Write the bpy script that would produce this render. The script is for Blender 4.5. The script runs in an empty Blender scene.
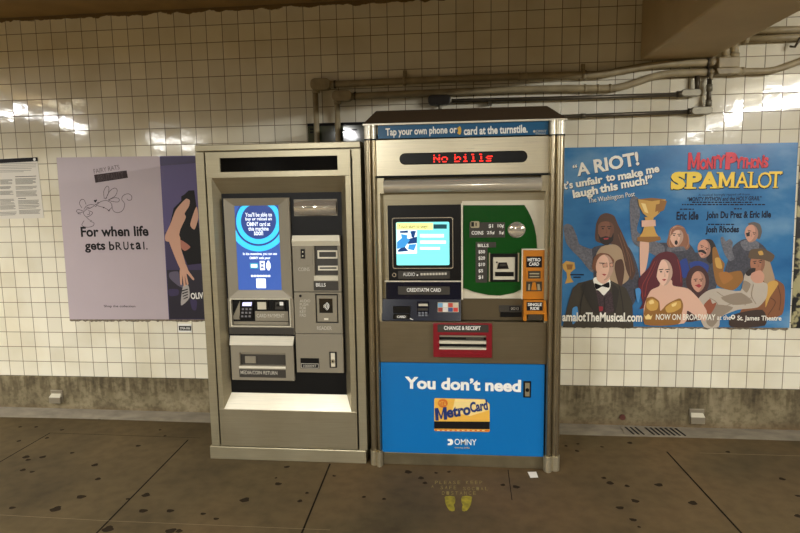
import bpy, bmesh, math, random
from mathutils import Vector, Matrix

random.seed(7)
SC = bpy.context.scene
COL = SC.collection

# ------------------------------------------------------------------ camera
CAM = Vector((0.0415, -3.8975, 1.5535))
RGT = Vector((0.9944, 0.1043, -0.0157)).normalized()
FWD = Vector((-0.1055, 0.9866, -0.1244))
FWD = (FWD - RGT * FWD.dot(RGT)).normalized()
UP = RGT.cross(FWD).normalized()
FPX = 597.07
cd = bpy.data.cameras.new('camera')
cd.sensor_width = 36.0
cd.lens = FPX / 800 * 36
cam = bpy.data.objects.new('camera', cd)
COL.objects.link(cam)
cam.matrix_world = Matrix(((RGT.x, UP.x, -FWD.x, CAM.x), (RGT.y, UP.y, -FWD.y, CAM.y),
                           (RGT.z, UP.z, -FWD.z, CAM.z), (0, 0, 0, 1)))
SC.camera = cam


def W(x, y, Y):
    """point of the real plane y=Y seen at photo pixel (x, y)"""
    d = RGT * ((x - 400) / FPX) - UP * ((y - 266.5) / FPX) + FWD
    s = (Y - CAM.y) / d.y
    return CAM + d * s


def G(x, y, Z=0.0):
    d = RGT * ((x - 400) / FPX) - UP * ((y - 266.5) / FPX) + FWD
    s = (Z - CAM.z) / d.z
    return CAM + d * s


def R(x0, y0, x1, y1, Y):
    a = W(x0, y0, Y); b = W(x1, y1, Y)
    return (a.x, b.x, b.z, a.z)      # X0, X1, Z0, Z1


# ------------------------------------------------------------------ materials
def lin(c):
    out = []
    for v in c:
        v = v / 255.0
        out.append(v / 12.92 if v <= 0.04045 else ((v + 0.055) / 1.055) ** 2.4)
    return (*out, 1.0)


MATS = {}


def mat(name, rgb, rough=0.5, metal=0.0, emit=0.0, noise=0.0, nscale=20.0, stretch=(1, 1, 1), bump=0.0, spec=0.5):
    if name in MATS:
        return MATS[name]
    m = bpy.data.materials.new(name); m.use_nodes = True
    nt = m.node_tree; b = nt.nodes['Principled BSDF']
    c = lin(rgb)
    b.inputs['Base Color'].default_value = c
    b.inputs['Roughness'].default_value = rough
    b.inputs['Metallic'].default_value = metal
    b.inputs['Specular IOR Level'].default_value = spec
    if emit:
        b.inputs['Emission Color'].default_value = c
        b.inputs['Emission Strength'].default_value = emit
    if noise or bump:
        tc = nt.nodes.new('ShaderNodeTexCoord'); mp = nt.nodes.new('ShaderNodeMapping')
        mp.inputs['Scale'].default_value = stretch
        no = nt.nodes.new('ShaderNodeTexNoise'); no.inputs['Scale'].default_value = nscale
        no.inputs['Detail'].default_value = 5
        nt.links.new(tc.outputs['Object'], mp.inputs['Vector']); nt.links.new(mp.outputs['Vector'], no.inputs['Vector'])
        if noise:
            r = nt.nodes.new('ShaderNodeValToRGB')
            r.color_ramp.elements[0].position = 0.3; r.color_ramp.elements[1].position = 0.7
            r.color_ramp.elements[0].color = tuple(v * (1 - noise) for v in c[:3]) + (1,)
            r.color_ramp.elements[1].color = tuple(min(1, v * (1 + noise)) for v in c[:3]) + (1,)
            nt.links.new(no.outputs['Fac'], r.inputs['Fac']); nt.links.new(r.outputs['Color'], b.inputs['Base Color'])
        if bump:
            bp = nt.nodes.new('ShaderNodeBump'); bp.inputs['Strength'].default_value = bump
            bp.inputs['Distance'].default_value = 0.01
            nt.links.new(no.outputs['Fac'], bp.inputs['Height']); nt.links.new(bp.outputs['Normal'], b.inputs['Normal'])
    MATS[name] = m
    return m


class NT:
    def __init__(self, name):
        self.m = bpy.data.materials.new(name); self.m.use_nodes = True
        self.t = self.m.node_tree; self.b = self.t.nodes['Principled BSDF']
        MATS[name] = self.m

    def n(self, kind, **kw):
        x = self.t.nodes.new('ShaderNode' + kind)
        for k, v in kw.items():
            setattr(x, k, v)
        return x

    def l(self, a, b):
        self.t.links.new(a, b)

    def math(self, op, a, b=None, c=None):
        x = self.n('Math', operation=op)
        for i, v in enumerate((a, b, c)):
            if v is None:
                continue
            if isinstance(v, (int, float)):
                x.inputs[i].default_value = v
            else:
                self.l(v, x.inputs[i])
        return x.outputs[0]

    def noise(self, vec, scale, detail=4, stretch=None):
        if stretch:
            mp = self.n('Mapping'); mp.inputs['Scale'].default_value = stretch
            self.l(vec, mp.inputs['Vector']); vec = mp.outputs['Vector']
        x = self.n('TexNoise'); x.inputs['Scale'].default_value = scale; x.inputs['Detail'].default_value = detail
        self.l(vec, x.inputs['Vector'])
        return x.outputs['Fac']

    def ramp(self, fac, stops):
        r = self.n('ValToRGB')
        e = r.color_ramp.elements
        while len(e) < len(stops):
            e.new(0.5)
        for el, (p, c) in zip(e, stops):
            el.position = p; el.color = c if len(c) == 4 else lin(c)
        self.l(fac, r.inputs['Fac'])
        return r.outputs['Color']

    def mix(self, fac, a, b, blend='MIX'):
        x = self.n('Mix', data_type='RGBA', blend_type=blend)
        for sock, v in ((x.inputs[0], fac), (x.inputs[6], a), (x.inputs[7], b)):
            if isinstance(v, (int, float)):
                sock.default_value = v
            elif isinstance(v, tuple):
                sock.default_value = v if len(v) == 4 else lin(v)
            else:
                self.l(v, sock)
        return x.outputs[2]


T = 0.108   # tile pitch


def tile_material(name, axis='X', base=(232, 226, 205)):
    k = NT(name)
    tc = k.n('TexCoord'); sp = k.n('SeparateXYZ'); k.l(tc.outputs['Object'], sp.inputs[0])
    u = k.math('DIVIDE', sp.outputs[axis], T)
    v = k.math('ADD', k.math('DIVIDE', sp.outputs['Z'], T), 0.5)
    fu = k.math('ABSOLUTE', k.math('SUBTRACT', k.math('FRACT', k.math('ADD', u, 100.5)), 0.5))
    fv = k.math('ABSOLUTE', k.math('SUBTRACT', k.math('FRACT', k.math('ADD', v, 100.5)), 0.5))
    d = k.math('MINIMUM', fu, fv)                      # 0 on a joint
    joint = k.n('MapRange'); joint.inputs[1].default_value = 0.013; joint.inputs[2].default_value = 0.025
    joint.inputs[3].default_value = 1; joint.inputs[4].default_value = 0
    k.l(d, joint.inputs[0])
    cu = k.math('FLOOR', k.math('ADD', u, 100.0)); cv = k.math('FLOOR', k.math('ADD', v, 100.0))
    cb = k.n('CombineXYZ'); k.l(cu, cb.inputs[0]); k.l(cv, cb.inputs[1])
    wn = k.n('TexWhiteNoise', noise_dimensions='3D'); k.l(cb.outputs[0], wn.inputs['Vector'])
    tone = k.ramp(wn.outputs['Value'], [(0.0, tuple(c * .965 for c in base)), (0.6, base), (1.0, tuple(min(255, c * 1.03) for c in base))])
    stain = k.noise(tc.outputs['Object'], 3.0, 6)
    st = k.ramp(stain, [(0.35, (0.82, 0.78, 0.68, 1)), (0.55, (1, 1, 1, 1))])
    tone = k.mix(0.5, tone, st, 'MULTIPLY')
    # flaking paint along the ceiling line
    fl = k.noise(tc.outputs['Object'], 9.0, 6, (1, 1, 2.2))
    fz = k.math('ADD', k.math('MULTIPLY', k.math('SUBTRACT', sp.outputs['Z'], 2.725), 14.0), fl)
    flake = k.ramp(fz, [(0.55, (0, 0, 0, 1)), (0.62, (1, 1, 1, 1))])
    tone = k.mix(flake, tone, (120, 100, 70))
    col = k.mix(joint.outputs[0], tone, (110, 92, 62))
    k.l(col, k.b.inputs['Base Color'])
    rg = k.math('ADD', k.math('MULTIPLY', joint.outputs[0], 0.6), 0.07)
    k.l(rg, k.b.inputs['Roughness'])
    # each tile tilts a little
    sub = k.n('VectorMath', operation='SUBTRACT'); k.l(wn.outputs['Color'], sub.inputs[0]); sub.inputs[1].default_value = (0.5, 0.5, 0.5)
    sc = k.n('VectorMath', operation='SCALE'); k.l(sub.outputs[0], sc.inputs[0]); sc.inputs['Scale'].default_value = 0.022
    wav = k.noise(tc.outputs['Object'], 16.0, 2)
    bp0 = k.n('Bump'); bp0.inputs['Strength'].default_value = 0.10; bp0.inputs['Distance'].default_value = 0.006
    k.l(wav, bp0.inputs['Height'])
    bp = k.n('Bump'); bp.inputs['Strength'].default_value = 0.35; bp.inputs['Distance'].default_value = 0.002; bp.invert = True
    k.l(joint.outputs[0], bp.inputs['Height']); k.l(bp0.outputs[0], bp.inputs['Normal'])
    ad = k.n('VectorMath', operation='ADD'); k.l(bp.outputs[0], ad.inputs[0]); k.l(sc.outputs[0], ad.inputs[1])
    no = k.n('VectorMath', operation='NORMALIZE'); k.l(ad.outputs[0], no.inputs[0])
    k.l(no.outputs[0], k.b.inputs['Normal'])
    return k.m


def floor_material():
    k = NT('floor_concrete')
    tc = k.n('TexCoord'); o = tc.outputs['Object']
    a = k.noise(o, 1.1, 8); b = k.noise(o, 14.0, 6); c = k.noise(o, 0.55, 3)
    col = k.ramp(a, [(0.3, (66, 55, 35)), (0.5, (89, 75, 49)), (0.72, (106, 88, 58))])
    rust = k.ramp(c, [(0.5, (0, 0, 0, 1)), (0.72, (1, 1, 1, 1))])
    col = k.mix(k.math('MULTIPLY', rust, 0.42), col, (102, 70, 42))
    fine = k.ramp(b, [(0.3, (0.66, 0.64, 0.6, 1)), (0.6, (1, 1, 1, 1))])
    col = k.mix(0.7, col, fine, 'MULTIPLY')
    k.l(col, k.b.inputs['Base Color'])
    k.b.inputs['Roughness'].default_value = 0.72
    k.b.inputs['Specular IOR Level'].default_value = 0.25
    bp = k.n('Bump'); bp.inputs['Strength'].default_value = 0.12; bp.inputs['Distance'].default_value = 0.006
    k.l(b, bp.inputs['Height']); k.l(bp.outputs[0], k.b.inputs['Normal'])
    return k.m


def base_material():
    k = NT('stained_concrete')
    tc = k.n('TexCoord'); o = tc.outputs['Object']; sp = k.n('SeparateXYZ'); k.l(o, sp.inputs[0])
    a = k.noise(o, 5.0, 8); s = k.noise(o, 30.0, 4, (1, 1, 0.13)); f = k.noise(o, 40.0, 5)
    col = k.ramp(a, [(0.3, (92, 81, 57)), (0.52, (124, 112, 84)), (0.7, (144, 132, 104))])
    st = k.ramp(s, [(0.38, (0.42, 0.38, 0.30, 1)), (0.56, (1, 1, 1, 1))])
    fz = k.n('MapRange'); fz.inputs[1].default_value = 0.10; fz.inputs[2].default_value = 0.2
    k.l(sp.outputs['Z'], fz.inputs[0])
    col = k.mix(k.math('MULTIPLY', fz.outputs[0], 0.8), col, st, 'MULTIPLY')
    sp2 = k.ramp(f, [(0.35, (0.62, 0.6, 0.55, 1)), (0.55, (1, 1, 1, 1))])
    col = k.mix(0.8, col, sp2, 'MULTIPLY')
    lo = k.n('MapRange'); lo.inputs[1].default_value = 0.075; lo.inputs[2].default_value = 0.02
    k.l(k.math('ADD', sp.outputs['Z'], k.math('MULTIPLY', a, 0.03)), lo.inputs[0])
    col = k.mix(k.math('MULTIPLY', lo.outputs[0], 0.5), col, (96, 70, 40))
    k.l(col, k.b.inputs['Base Color']); k.b.inputs['Roughness'].default_value = 0.85
    bp = k.n('Bump'); bp.inputs['Strength'].default_value = 0.4; bp.inputs['Distance'].default_value = 0.01
    k.l(a, bp.inputs['Height']); k.l(bp.outputs[0], k.b.inputs['Normal'])
    return k.m


def brushed(name, rgb, metal=0.75, rough=0.36, stretch=(0.6, 1, 60)):
    k = NT(name)
    tc = k.n('TexCoord'); o = tc.outputs['Object']
    a = k.noise(o, 9.0, 4, stretch); s = k.noise(o, 3.0, 4)
    c = lin(rgb)
    col = k.ramp(a, [(0.3, tuple(v * .9 for v in c[:3]) + (1,)), (0.7, tuple(min(1, v * 1.08) for v in c[:3]) + (1,))])
    sm = k.ramp(s, [(0.35, (0.86, 0.84, 0.8, 1)), (0.6, (1, 1, 1, 1))])
    col = k.mix(0.7, col, sm, 'MULTIPLY')
    k.l(col, k.b.inputs['Base Color'])
    k.b.inputs['Metallic'].default_value = metal
    k.l(k.math('ADD', k.math('MULTIPLY', a, 0.12), rough - 0.06), k.b.inputs['Roughness'])
    return k.m


M_TILE = tile_material('glazed_wall_tiles')
M_TILEY = tile_material('glazed_side_tiles', 'Y', (130, 118, 92))
M_FLOOR = floor_material()
M_BASE = base_material()
M_STEEL = brushed('brushed_steel', (196, 186, 158))
M_KIOSK = brushed('champagne_steel', (172, 163, 136), 0.65, 0.36)
M_KDOOR = brushed('lower_door_steel', (164, 154, 128), 0.7, 0.36)
M_SHELF = brushed('pale_lit_steel', (240, 234, 214), 0.35, 0.3)  # pale trim steel; on the sill its colour carries light from above
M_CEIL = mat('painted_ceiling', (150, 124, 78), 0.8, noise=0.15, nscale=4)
M_BEAM = mat('painted_beam', (196, 176, 136), 0.8, noise=0.08, nscale=3)
M_CHROME = mat('chrome', (235, 232, 224), 0.05, 0.8)
M_DCHROME = mat('polished_steel_bar', (228, 222, 206), 0.14, 0.62)
M_DARK = mat('black_panel', (10, 9, 8), 0.45, spec=0.25)
M_BLACK = mat('black_plastic', (9, 9, 10), 0.3, spec=0.35)
M_GLOSSBLACK = mat('dark_glass', (10, 10, 11), 0.05)
M_GAP = mat('dark_joint', (10, 9, 8), 0.9)
M_GREYP = mat('grey_module', (138, 130, 112), 0.45, 0.2)
M_GREYD = mat('grey_label_plate', (56, 52, 45), 0.45, 0.1)
M_GREYL = mat('pale_grey_edge', (205, 198, 176), 0.45, 0.15)
M_WHITE = mat('white_print', (240, 238, 230), 0.6)
M_FAINT = mat('engraved_grey', (196, 190, 174), 0.6)
M_INK = mat('black_print', (14, 11, 12), 0.6, spec=0.25)
M_PIPE = mat('cream_pipe_paint', (158, 144, 112), 0.5, noise=0.2, nscale=14)
M_PIPED = mat('bare_dark_conduit', (84, 76, 62), 0.4, 0.5, noise=0.2, nscale=20)
M_PIPEG = mat('galvanised_fitting', (130, 124, 106), 0.45, 0.5, noise=0.15, nscale=25)


# ------------------------------------------------------------------ mesh builder
class MB:
    def __init__(self):
        self.v = []; self.f = []; self.fm = []; self.mats = []; self.smooth = []; self.lines = []

    def mi(self, m):
        if m not in self.mats:
            self.mats.append(m)
        return self.mats.index(m)

    def add(self, vs, fs, m, smooth=False):
        b = len(self.v); self.v += [tuple(p) for p in vs]; i = self.mi(m)
        for f in fs:
            self.f.append([b + k for k in f]); self.fm.append(i); self.smooth.append(smooth)

    def box(self, x0, x1, y0, y1, z0, z1, m):
        x0, x1 = sorted((x0, x1)); y0, y1 = sorted((y0, y1)); z0, z1 = sorted((z0, z1))
        self.add([(x0, y0, z0), (x1, y0, z0), (x1, y1, z0), (x0, y1, z0), (x0, y0, z1), (x1, y0, z1), (x1, y1, z1), (x0, y1, z1)],
                 [(0, 3, 2, 1), (4, 5, 6, 7), (0, 1, 5, 4), (1, 2, 6, 5), (2, 3, 7, 6), (3, 0, 4, 7)], m)

    def slab(self, r, y0, y1, m):
        self.box(r[0], r[1], y0, y1, r[2], r[3], m)

    def prism(self, pts, y0, y1, m, smooth=False):
        """outline in (x, z) extruded from y0 (front) to y1 (back)"""
        a = sum(pts[i][0] * pts[(i + 1) % len(pts)][1] - pts[(i + 1) % len(pts)][0] * pts[i][1] for i in range(len(pts)))
        if a < 0:
            pts = pts[::-1]
        n = len(pts)
        vs = [(p[0], y0, p[1]) for p in pts] + [(p[0], y1, p[1]) for p in pts]
        self.add(vs, [tuple(range(n)), tuple(range(2 * n - 1, n - 1, -1))], m)
        b = len(self.v) - 2 * n; i = self.mi(m)
        for k in range(n):
            self.f.append([b + k, b + n + k, b + n + (k + 1) % n, b + (k + 1) % n]); self.fm.append(i); self.smooth.append(smooth)

    def flat(self, pts, y, m):
        self.nf = getattr(self, 'nf', 0) + 1; y -= 0.000012 * (self.nf % 9)
        a = sum(pts[i][0] * pts[(i + 1) % len(pts)][1] - pts[(i + 1) % len(pts)][0] * pts[i][1] for i in range(len(pts)))
        if a < 0:
            pts = pts[::-1]
        self.add([(p[0], y, p[1]) for p in pts], [tuple(range(len(pts)))], m)

    def frame(self, o, i, y0, y1, m, yi=None):
        """rectangular frame; front face slopes from y0 at the outer edge to yi at the inner edge"""
        yi = y0 if yi is None else yi
        O = [(o[0], o[2]), (o[1], o[2]), (o[1], o[3]), (o[0], o[3])]
        I = [(i[0], i[2]), (i[1], i[2]), (i[1], i[3]), (i[0], i[3])]
        vs = [(p[0], y0, p[1]) for p in O] + [(p[0], yi, p[1]) for p in I] + [(p[0], y1, p[1]) for p in O] + [(p[0], y1, p[1]) for p in I]
        fs = []
        for k in range(4):
            n = (k + 1) % 4
            fs += [(k, n, 4 + n, 4 + k), (8 + k, 8 + n, n, k), (4 + k, 4 + n, 12 + n, 12 + k), (12 + k, 12 + n, 8 + n, 8 + k)]
        self.add(vs, fs, m)

    def tube(self, path, r, m, n=14):
        path = [Vector(p) for p in path]
        rings = []; nv = None
        for i, p in enumerate(path):
            t = (path[min(i + 1, len(path) - 1)] - path[max(i - 1, 0)]).normalized()
            if nv is None:
                nv = t.orthogonal().normalized()
            nv = (nv - t * nv.dot(t)).normalized()
            bv = t.cross(nv)
            rr = r[i] if isinstance(r, (list, tuple)) else r
            rings.append([p + (nv * math.cos(2 * math.pi * k / n) + bv * math.sin(2 * math.pi * k / n)) * rr for k in range(n)])
        vs = [q for ring in rings for q in ring]
        fs = []
        for i in range(len(rings) - 1):
            for k in range(n):
                fs.append((i * n + k, i * n + (k + 1) % n, (i + 1) * n + (k + 1) % n, (i + 1) * n + k))
        self.add(vs, fs, m, True)
        b = len(self.v) - len(vs); i = self.mi(m)
        self.f.append([b + k for k in range(n)][::-1]); self.fm.append(i); self.smooth.append(False)
        self.f.append([b + len(vs) - n + k for k in range(n)]); self.fm.append(i); self.smooth.append(False)

    def text(self, body, rect, y, m, bold=0.0, rot=0.0, shear=0.0, floor=False):
        """lettering fitted to rect = (X0, X1, Z0, Z1)"""
        if len(body) > 1 and not floor:
            self.lines.append(len(self.f))
        c = bpy.data.curves.new('t', 'FONT'); c.body = body; c.size = 1.0; c.offset = bold; c.shear = shear
        c.resolution_u = 3; c.align_x = 'LEFT'
        o = bpy.data.objects.new('t', c); COL.objects.link(o)
        dg = bpy.context.evaluated_depsgraph_get()
        me = bpy.data.meshes.new_from_object(o.evaluated_get(dg))
        vs = [v.co.copy() for v in me.vertices]; fs = [tuple(p.vertices) for p in me.polygons]
        bpy.data.objects.remove(o); bpy.data.curves.remove(c); bpy.data.meshes.remove(me)
        if not vs:
            return
        if body == 'M':
            k = bold * 2.2
            vs = [Vector(p + (0,)) for p in ((0, 0), (0, 1), (.2 + k, 1), (.5, .42 - k), (.8 - k, 1), (1, 1), (1, 0), (.8 - k, 0), (.8 - k, .62), (.56, .1), (.44, .1), (.2 + k, .62), (.2 + k, 0))]
            fs = [tuple(range(12, -1, -1))]
            for v in vs:
                v.x += shear * v.y
        x0 = min(v.x for v in vs); x1 = max(v.x for v in vs); z0 = min(v.y for v in vs); z1 = max(v.y for v in vs)
        w, h = rect[1] - rect[0], rect[3] - rect[2]
        cx, cz = (rect[0] + rect[1]) / 2, (rect[2] + rect[3]) / 2
        out = []
        for v in vs:
            a = ((v.x - x0) / (x1 - x0) - .5) * w; b = ((v.y - z0) / (z1 - z0) - .5) * h
            a, b = a * math.cos(rot) - b * math.sin(rot), a * math.sin(rot) + b * math.cos(rot)
            out.append((cx + a, cz + b, y) if floor else (cx + a, y, cz + b))
        self.add(out, fs, m)

    def build(self, name, parent=None, bevel=0.0, base=None, seg=2, fix=False):
        if name == 'lettering' and len(self.lines) > 1:      # one part per printed line
            cuts = self.lines + [len(self.f)]
            cuts[0] = 0
            o = None
            for i in range(len(cuts) - 1):
                s = MB(); vm = {}
                for fi in range(cuts[i], cuts[i + 1]):
                    s.f.append([vm.setdefault(v, len(vm)) for v in self.f[fi]]); s.fm.append(s.mi(self.mats[self.fm[fi]])); s.smooth.append(False)
                s.v = [self.v[v] for v in vm]
                o = s.build(name, parent)
            return o
        off = Vector((0, 0, 0))
        p = parent
        while p is not None:
            off += p.location; p = p.parent
        loc = Vector(base) if base is not None else Vector((0, 0, 0))
        me = bpy.data.meshes.new(name)
        me.from_pydata([tuple(Vector(v) - off - loc) for v in self.v], [], self.f)
        for m in self.mats:
            me.materials.append(m)
        for poly, i, s in zip(me.polygons, self.fm, self.smooth):
            poly.material_index = i; poly.use_smooth = s
        if fix:
            bm = bmesh.new(); bm.from_mesh(me); bmesh.ops.recalc_face_normals(bm, faces=bm.faces); bm.to_mesh(me); bm.free()
        me.update()
        o = bpy.data.objects.new(name, me); COL.objects.link(o)
        o.location = loc
        if parent is not None:
            o.parent = parent
        if bevel:
            b = o.modifiers.new('bevel', 'BEVEL'); b.width = bevel; b.segments = seg; b.limit_method = 'ANGLE'; b.angle_limit = math.radians(40)
        return o


def thing(name, label, cat, loc, group=None):
    o = bpy.data.objects.new(name, None); COL.objects.link(o); o.location = loc
    o.empty_display_size = 0.1
    o['label'] = label; o['category'] = cat
    if group:
        o['group'] = group
    return o


def tag(o, label, cat, group=None):
    o['label'] = label; o['category'] = cat
    if group:
        o['group'] = group
    return o


def struct(o):
    o['kind'] = 'structure'
    return o


def ell(cx, cy, rx, ry, n=20, rot=0.0, a0=0.0, a1=360.0):
    pts = []
    full = abs(a1 - a0) >= 359.9
    for k in range(n if full else n + 1):
        a = math.radians(a0 + (a1 - a0) * k / n)
        x, y = rx * math.cos(a), ry * math.sin(a)
        pts.append((cx + x * math.cos(rot) - y * math.sin(rot), cy + x * math.sin(rot) + y * math.cos(rot)))
    return pts


def PX(pts, Y):
    return [(p.x, p.z) for p in (W(x, y, Y) for x, y in pts)]


def rrect(r, rad, n=5):
    x0, x1, z0, z1 = r
    pts = []
    for cx, cz, a in ((x1 - rad, z1 - rad, 0), (x0 + rad, z1 - rad, 90), (x0 + rad, z0 + rad, 180), (x1 - rad, z0 + rad, 270)):
        for k in range(n + 1):
            t = math.radians(a + 90 * k / n)
            pts.append((cx + rad * math.cos(t), cz + rad * math.sin(t)))
    return pts


def stroke(pts, w):
    """polyline in (x, z) as a strip of width w -> list of quads"""
    out = []
    for i in range(len(pts) - 1):
        (x0, z0), (x1, z1) = pts[i], pts[i + 1]
        dx, dz = x1 - x0, z1 - z0; L = math.hypot(dx, dz) or 1e-9
        nx, nz = -dz / L * w / 2, dx / L * w / 2; ex, ez = dx / L * w * .3, dz / L * w * .3
        out.append([(x0 + nx - ex, z0 + nz - ez), (x0 - nx - ex, z0 - nz - ez), (x1 - nx + ex, z1 - nz + ez), (x1 + nx + ex, z1 + nz + ez)])
    return out


def smooth(pts, n=4):
    """closed outline with its corners rounded"""
    out = []
    N = len(pts)
    for i in range(N):
        p0, p1, p2, p3 = pts[i - 1], pts[i], pts[(i + 1) % N], pts[(i + 2) % N]
        for k in range(n):
            t = k / n
            out.append(tuple(p1[c] + 0.36 * ((p2[c] - p0[c]) * (t - 2 * t * t + t ** 3) + (p3[c] - p1[c]) * (t ** 3 - t * t)) + (p2[c] - p1[c]) * (3 * t * t - 2 * t ** 3) for c in (0, 1)))
    return out


def spline(pts, n=8):
    out = []
    P = [pts[0]] + list(pts) + [pts[-1]]
    for i in range(1, len(P) - 2):
        for k in range(n):
            t = k / n
            q = []
            for c in range(len(pts[0])):
                p0, p1, p2, p3 = P[i - 1][c], P[i][c], P[i + 1][c], P[i + 2][c]
                q.append(0.5 * (2 * p1 + (p2 - p0) * t + (2 * p0 - 5 * p1 + 4 * p2 - p3) * t * t + (3 * p1 - p0 - 3 * p2 + p3) * t ** 3))
            out.append(tuple(q))
    out.append(tuple(pts[-1]))
    return out


# ================================================================== setting
XL, XR, YB, ZC = -7.5, 6.5, -11.0, 2.755
b = MB(); b.box(XL, XR, 0, 0.2, 0.272, ZC, M_TILE); struct(b.build('wall_back'))
b = MB(); b.box(XL, XR, -0.012, 0.2, 0.0, 0.27, M_BASE); struct(b.build('baseboard_back', bevel=0.004))
b = MB(); b.box(XL - .2, XL, YB, 0.2, 0, ZC, M_TILEY); struct(b.build('wall_left'))
b = MB(); b.box(XR, XR + .2, YB, 0.2, 0, ZC, M_TILEY); struct(b.build('wall_right'))
b = MB(); b.box(XL, XR, YB - .2, YB, 0, ZC, mat('far_wall_tiles', (110, 98, 74), 0.3)); struct(b.build('wall_front'))
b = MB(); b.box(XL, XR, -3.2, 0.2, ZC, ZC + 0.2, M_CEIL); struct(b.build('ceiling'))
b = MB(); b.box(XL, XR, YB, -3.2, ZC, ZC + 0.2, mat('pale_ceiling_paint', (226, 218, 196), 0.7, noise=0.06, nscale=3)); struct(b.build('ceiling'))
b = MB(); b.box(-4.2, 1.115, -3.4, -3.0, 2.30, ZC, M_BEAM); struct(b.build('ceiling_beam', bevel=0.012))  # unseen beam, added to shade the upper wall

# floor slab with its saw-cut joints and trodden gum spots
fb = MB(); fb.box(XL, XR, YB, 0.2, -0.2, 0, M_FLOOR)
M_JOINT = mat('floor_joint', (26, 20, 12), 0.9, spec=0.1); M_GUM = mat('trodden_gum', (44, 35, 24), 0.9, spec=0.1); M_SCUFF = mat('pale_joint', (116, 100, 72), 0.8)


def floor_line(p, q, w, m):
    a = G(*p); c = G(*q)
    for quad in stroke([(a.x, a.y), (c.x, c.y)], w):
        fb.add([(x, y, 0.0006) for x, y in quad], [(0, 1, 2, 3)], m)


for p, q, w in (((188, 440), (85, 545), .009), ((330, 464), (297, 545), .009), ((667, 452), (755, 548), .010), ((50, 433), (0, 462), .008)):
    floor_line(p, q, w, M_JOINT)
for p, q, w in (((50, 433), (200, 438), .004), ((0, 515), (110, 521), .004), ((110, 521), (330, 530), .004), ((700, 453), (800, 456), .006), ((508, 470), (512, 500), .004)):
    floor_line(p, q, w, M_SCUFF if p[0] > 600 or p[1] > 510 else M_JOINT)
gum = [(26, 457, 8), (28, 460, 6), (43, 457, 7), (72, 453, 5), (95, 465, 7), (98, 479, 6), (81, 497, 9), (56, 509, 10), (138, 446, 6), (146, 495, 8),
       (143, 511, 8), (170, 511, 7), (108, 529, 10), (171, 531, 9), (20, 427, 5), (36, 427, 5), (19, 441, 5), (62, 430, 5), (100, 419, 4), (23, 470, 6),
       (32, 472, 5), (12, 508, 6), (128, 499, 4), (179, 531, 6), (160, 430, 4), (165, 436, 4), (47, 438, 5),
       (287, 467, 6), (278, 484, 7), (276, 478, 3), (245, 500, 9), (307, 493, 4), (300, 501, 5), (216, 519, 5), (203, 514, 5), (334, 476, 4), (364, 497, 4), (384, 499, 4),
       (408, 472, 8), (425, 483, 5), (421, 478, 6), (436, 473, 4), (449, 472, 4), (503, 485, 5), (516, 487, 7),
       (610, 483, 7), (627, 486, 5), (659, 485, 8), (693, 503, 8), (635, 501, 7), (620, 508, 7), (633, 520, 6), (639, 527, 3), (630, 443, 6), (602, 447, 4),
       (782, 479, 6), (798, 496, 5), (798, 516, 6), (728, 452, 5), (566, 446, 4), (578, 444, 4), (577, 451, 5), (604, 478, 5)]
for x, y, s in gum:
    c = G(x, y); r = s * 0.0027
    n = 11; ph = random.random() * 6
    pts = [(c.x + r * (1 + .25 * math.sin(3 * a + ph)) * math.cos(a), c.y + r * .9 * (1 + .2 * math.cos(2 * a + ph)) * math.sin(a), 0.0009) for a in (2 * math.pi * k / n for k in range(n))]
    fb.add(pts, [tuple(range(n))], M_GUM)
struct(fb.build('floor'))

# grey gutter fillet at the wall foot
M_GUT = mat('grey_gutter_paint', (132, 123, 106), 0.7, noise=0.22, nscale=9, stretch=(1, 2, 2))
g = MB()
xs = [XL + (XR - XL) * k / 60 for k in range(61)]
vs = []
for x in xs:
    h = 0.034 - 0.010 * (x + 3) / 2.5 if x < -0.5 else 0.024 - 0.009 * (x + 0.5)
    h = max(0.006, min(0.04, h)); wd = 0.118 + max(0, min(1, (x + 1) / 2)) * 0.05 + 0.006 * math.sin(x * 3)
    vs += [(x, -0.011, 0), (x, -0.011, h), (x, -wd, 0.001), (x, -wd, 0)]
fs = []
for k in range(60):
    a = 4 * k
    for j in range(4):
        fs.append((a + j, a + (j + 1) % 4, a + 4 + (j + 1) % 4, a + 4 + j))
fs += [(0, 1, 2, 3), (240, 243, 242, 241)]
g.add(vs, fs, M_GUT)
struct(g.build('trim_1', fix=True))

# concrete beam running out from the wall
b = MB(); b.box(1.115, 1.53, YB, 0.0, 2.318, ZC, M_BEAM); struct(b.build('ceiling_beam', bevel=0.012))

# fluorescent fittings under the ceiling (the tile glaze mirrors them)
M_TROF = mat('white_fixture_enamel', (215, 210, 195), 0.4)
LCOL = (0.95, 0.95, 0.925)


def fixture(x, y0, y1, z, power, label, w=0.08, tilt=0.0):
    t = thing('fluorescent_light', label, 'lamp', (x, (y0 + y1) / 2, z), 'fluorescent ceiling fittings')
    h = MB(); h.box(x - w / 2 - .02, x + w / 2 + .02, y0 - .03, y1 + .03, z + 0.012, z + 0.07, M_TROF)
    for yy in (y0 + .2, y1 - .2):
        if z + .07 < ZC - .01:
            h.box(x - .015, x + .015, yy - .015, yy + .015, z + .07, ZC - .003, M_TROF)
    h.build('housing', t, bevel=0.004)
    ld = bpy.data.lights.new('tube', 'AREA'); ld.shape = 'RECTANGLE'; ld.size = w; ld.size_y = abs(y1 - y0)
    ld.energy = power; ld.color = LCOL
    lo = bpy.data.objects.new('tube', ld); COL.objects.link(lo); lo.location = (0, 0, 0.004); lo.parent = t
    lo.rotation_euler = (0, tilt, 0)
    lu = ld.copy(); lu.energy = power * 0.16; lu.size = w + .04
    lo = bpy.data.objects.new('tube', lu); COL.objects.link(lo); lo.location = (0, 0, 0.078); lo.parent = t
    lo.rotation_euler = (math.pi, 0, 0)
    return t


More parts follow.
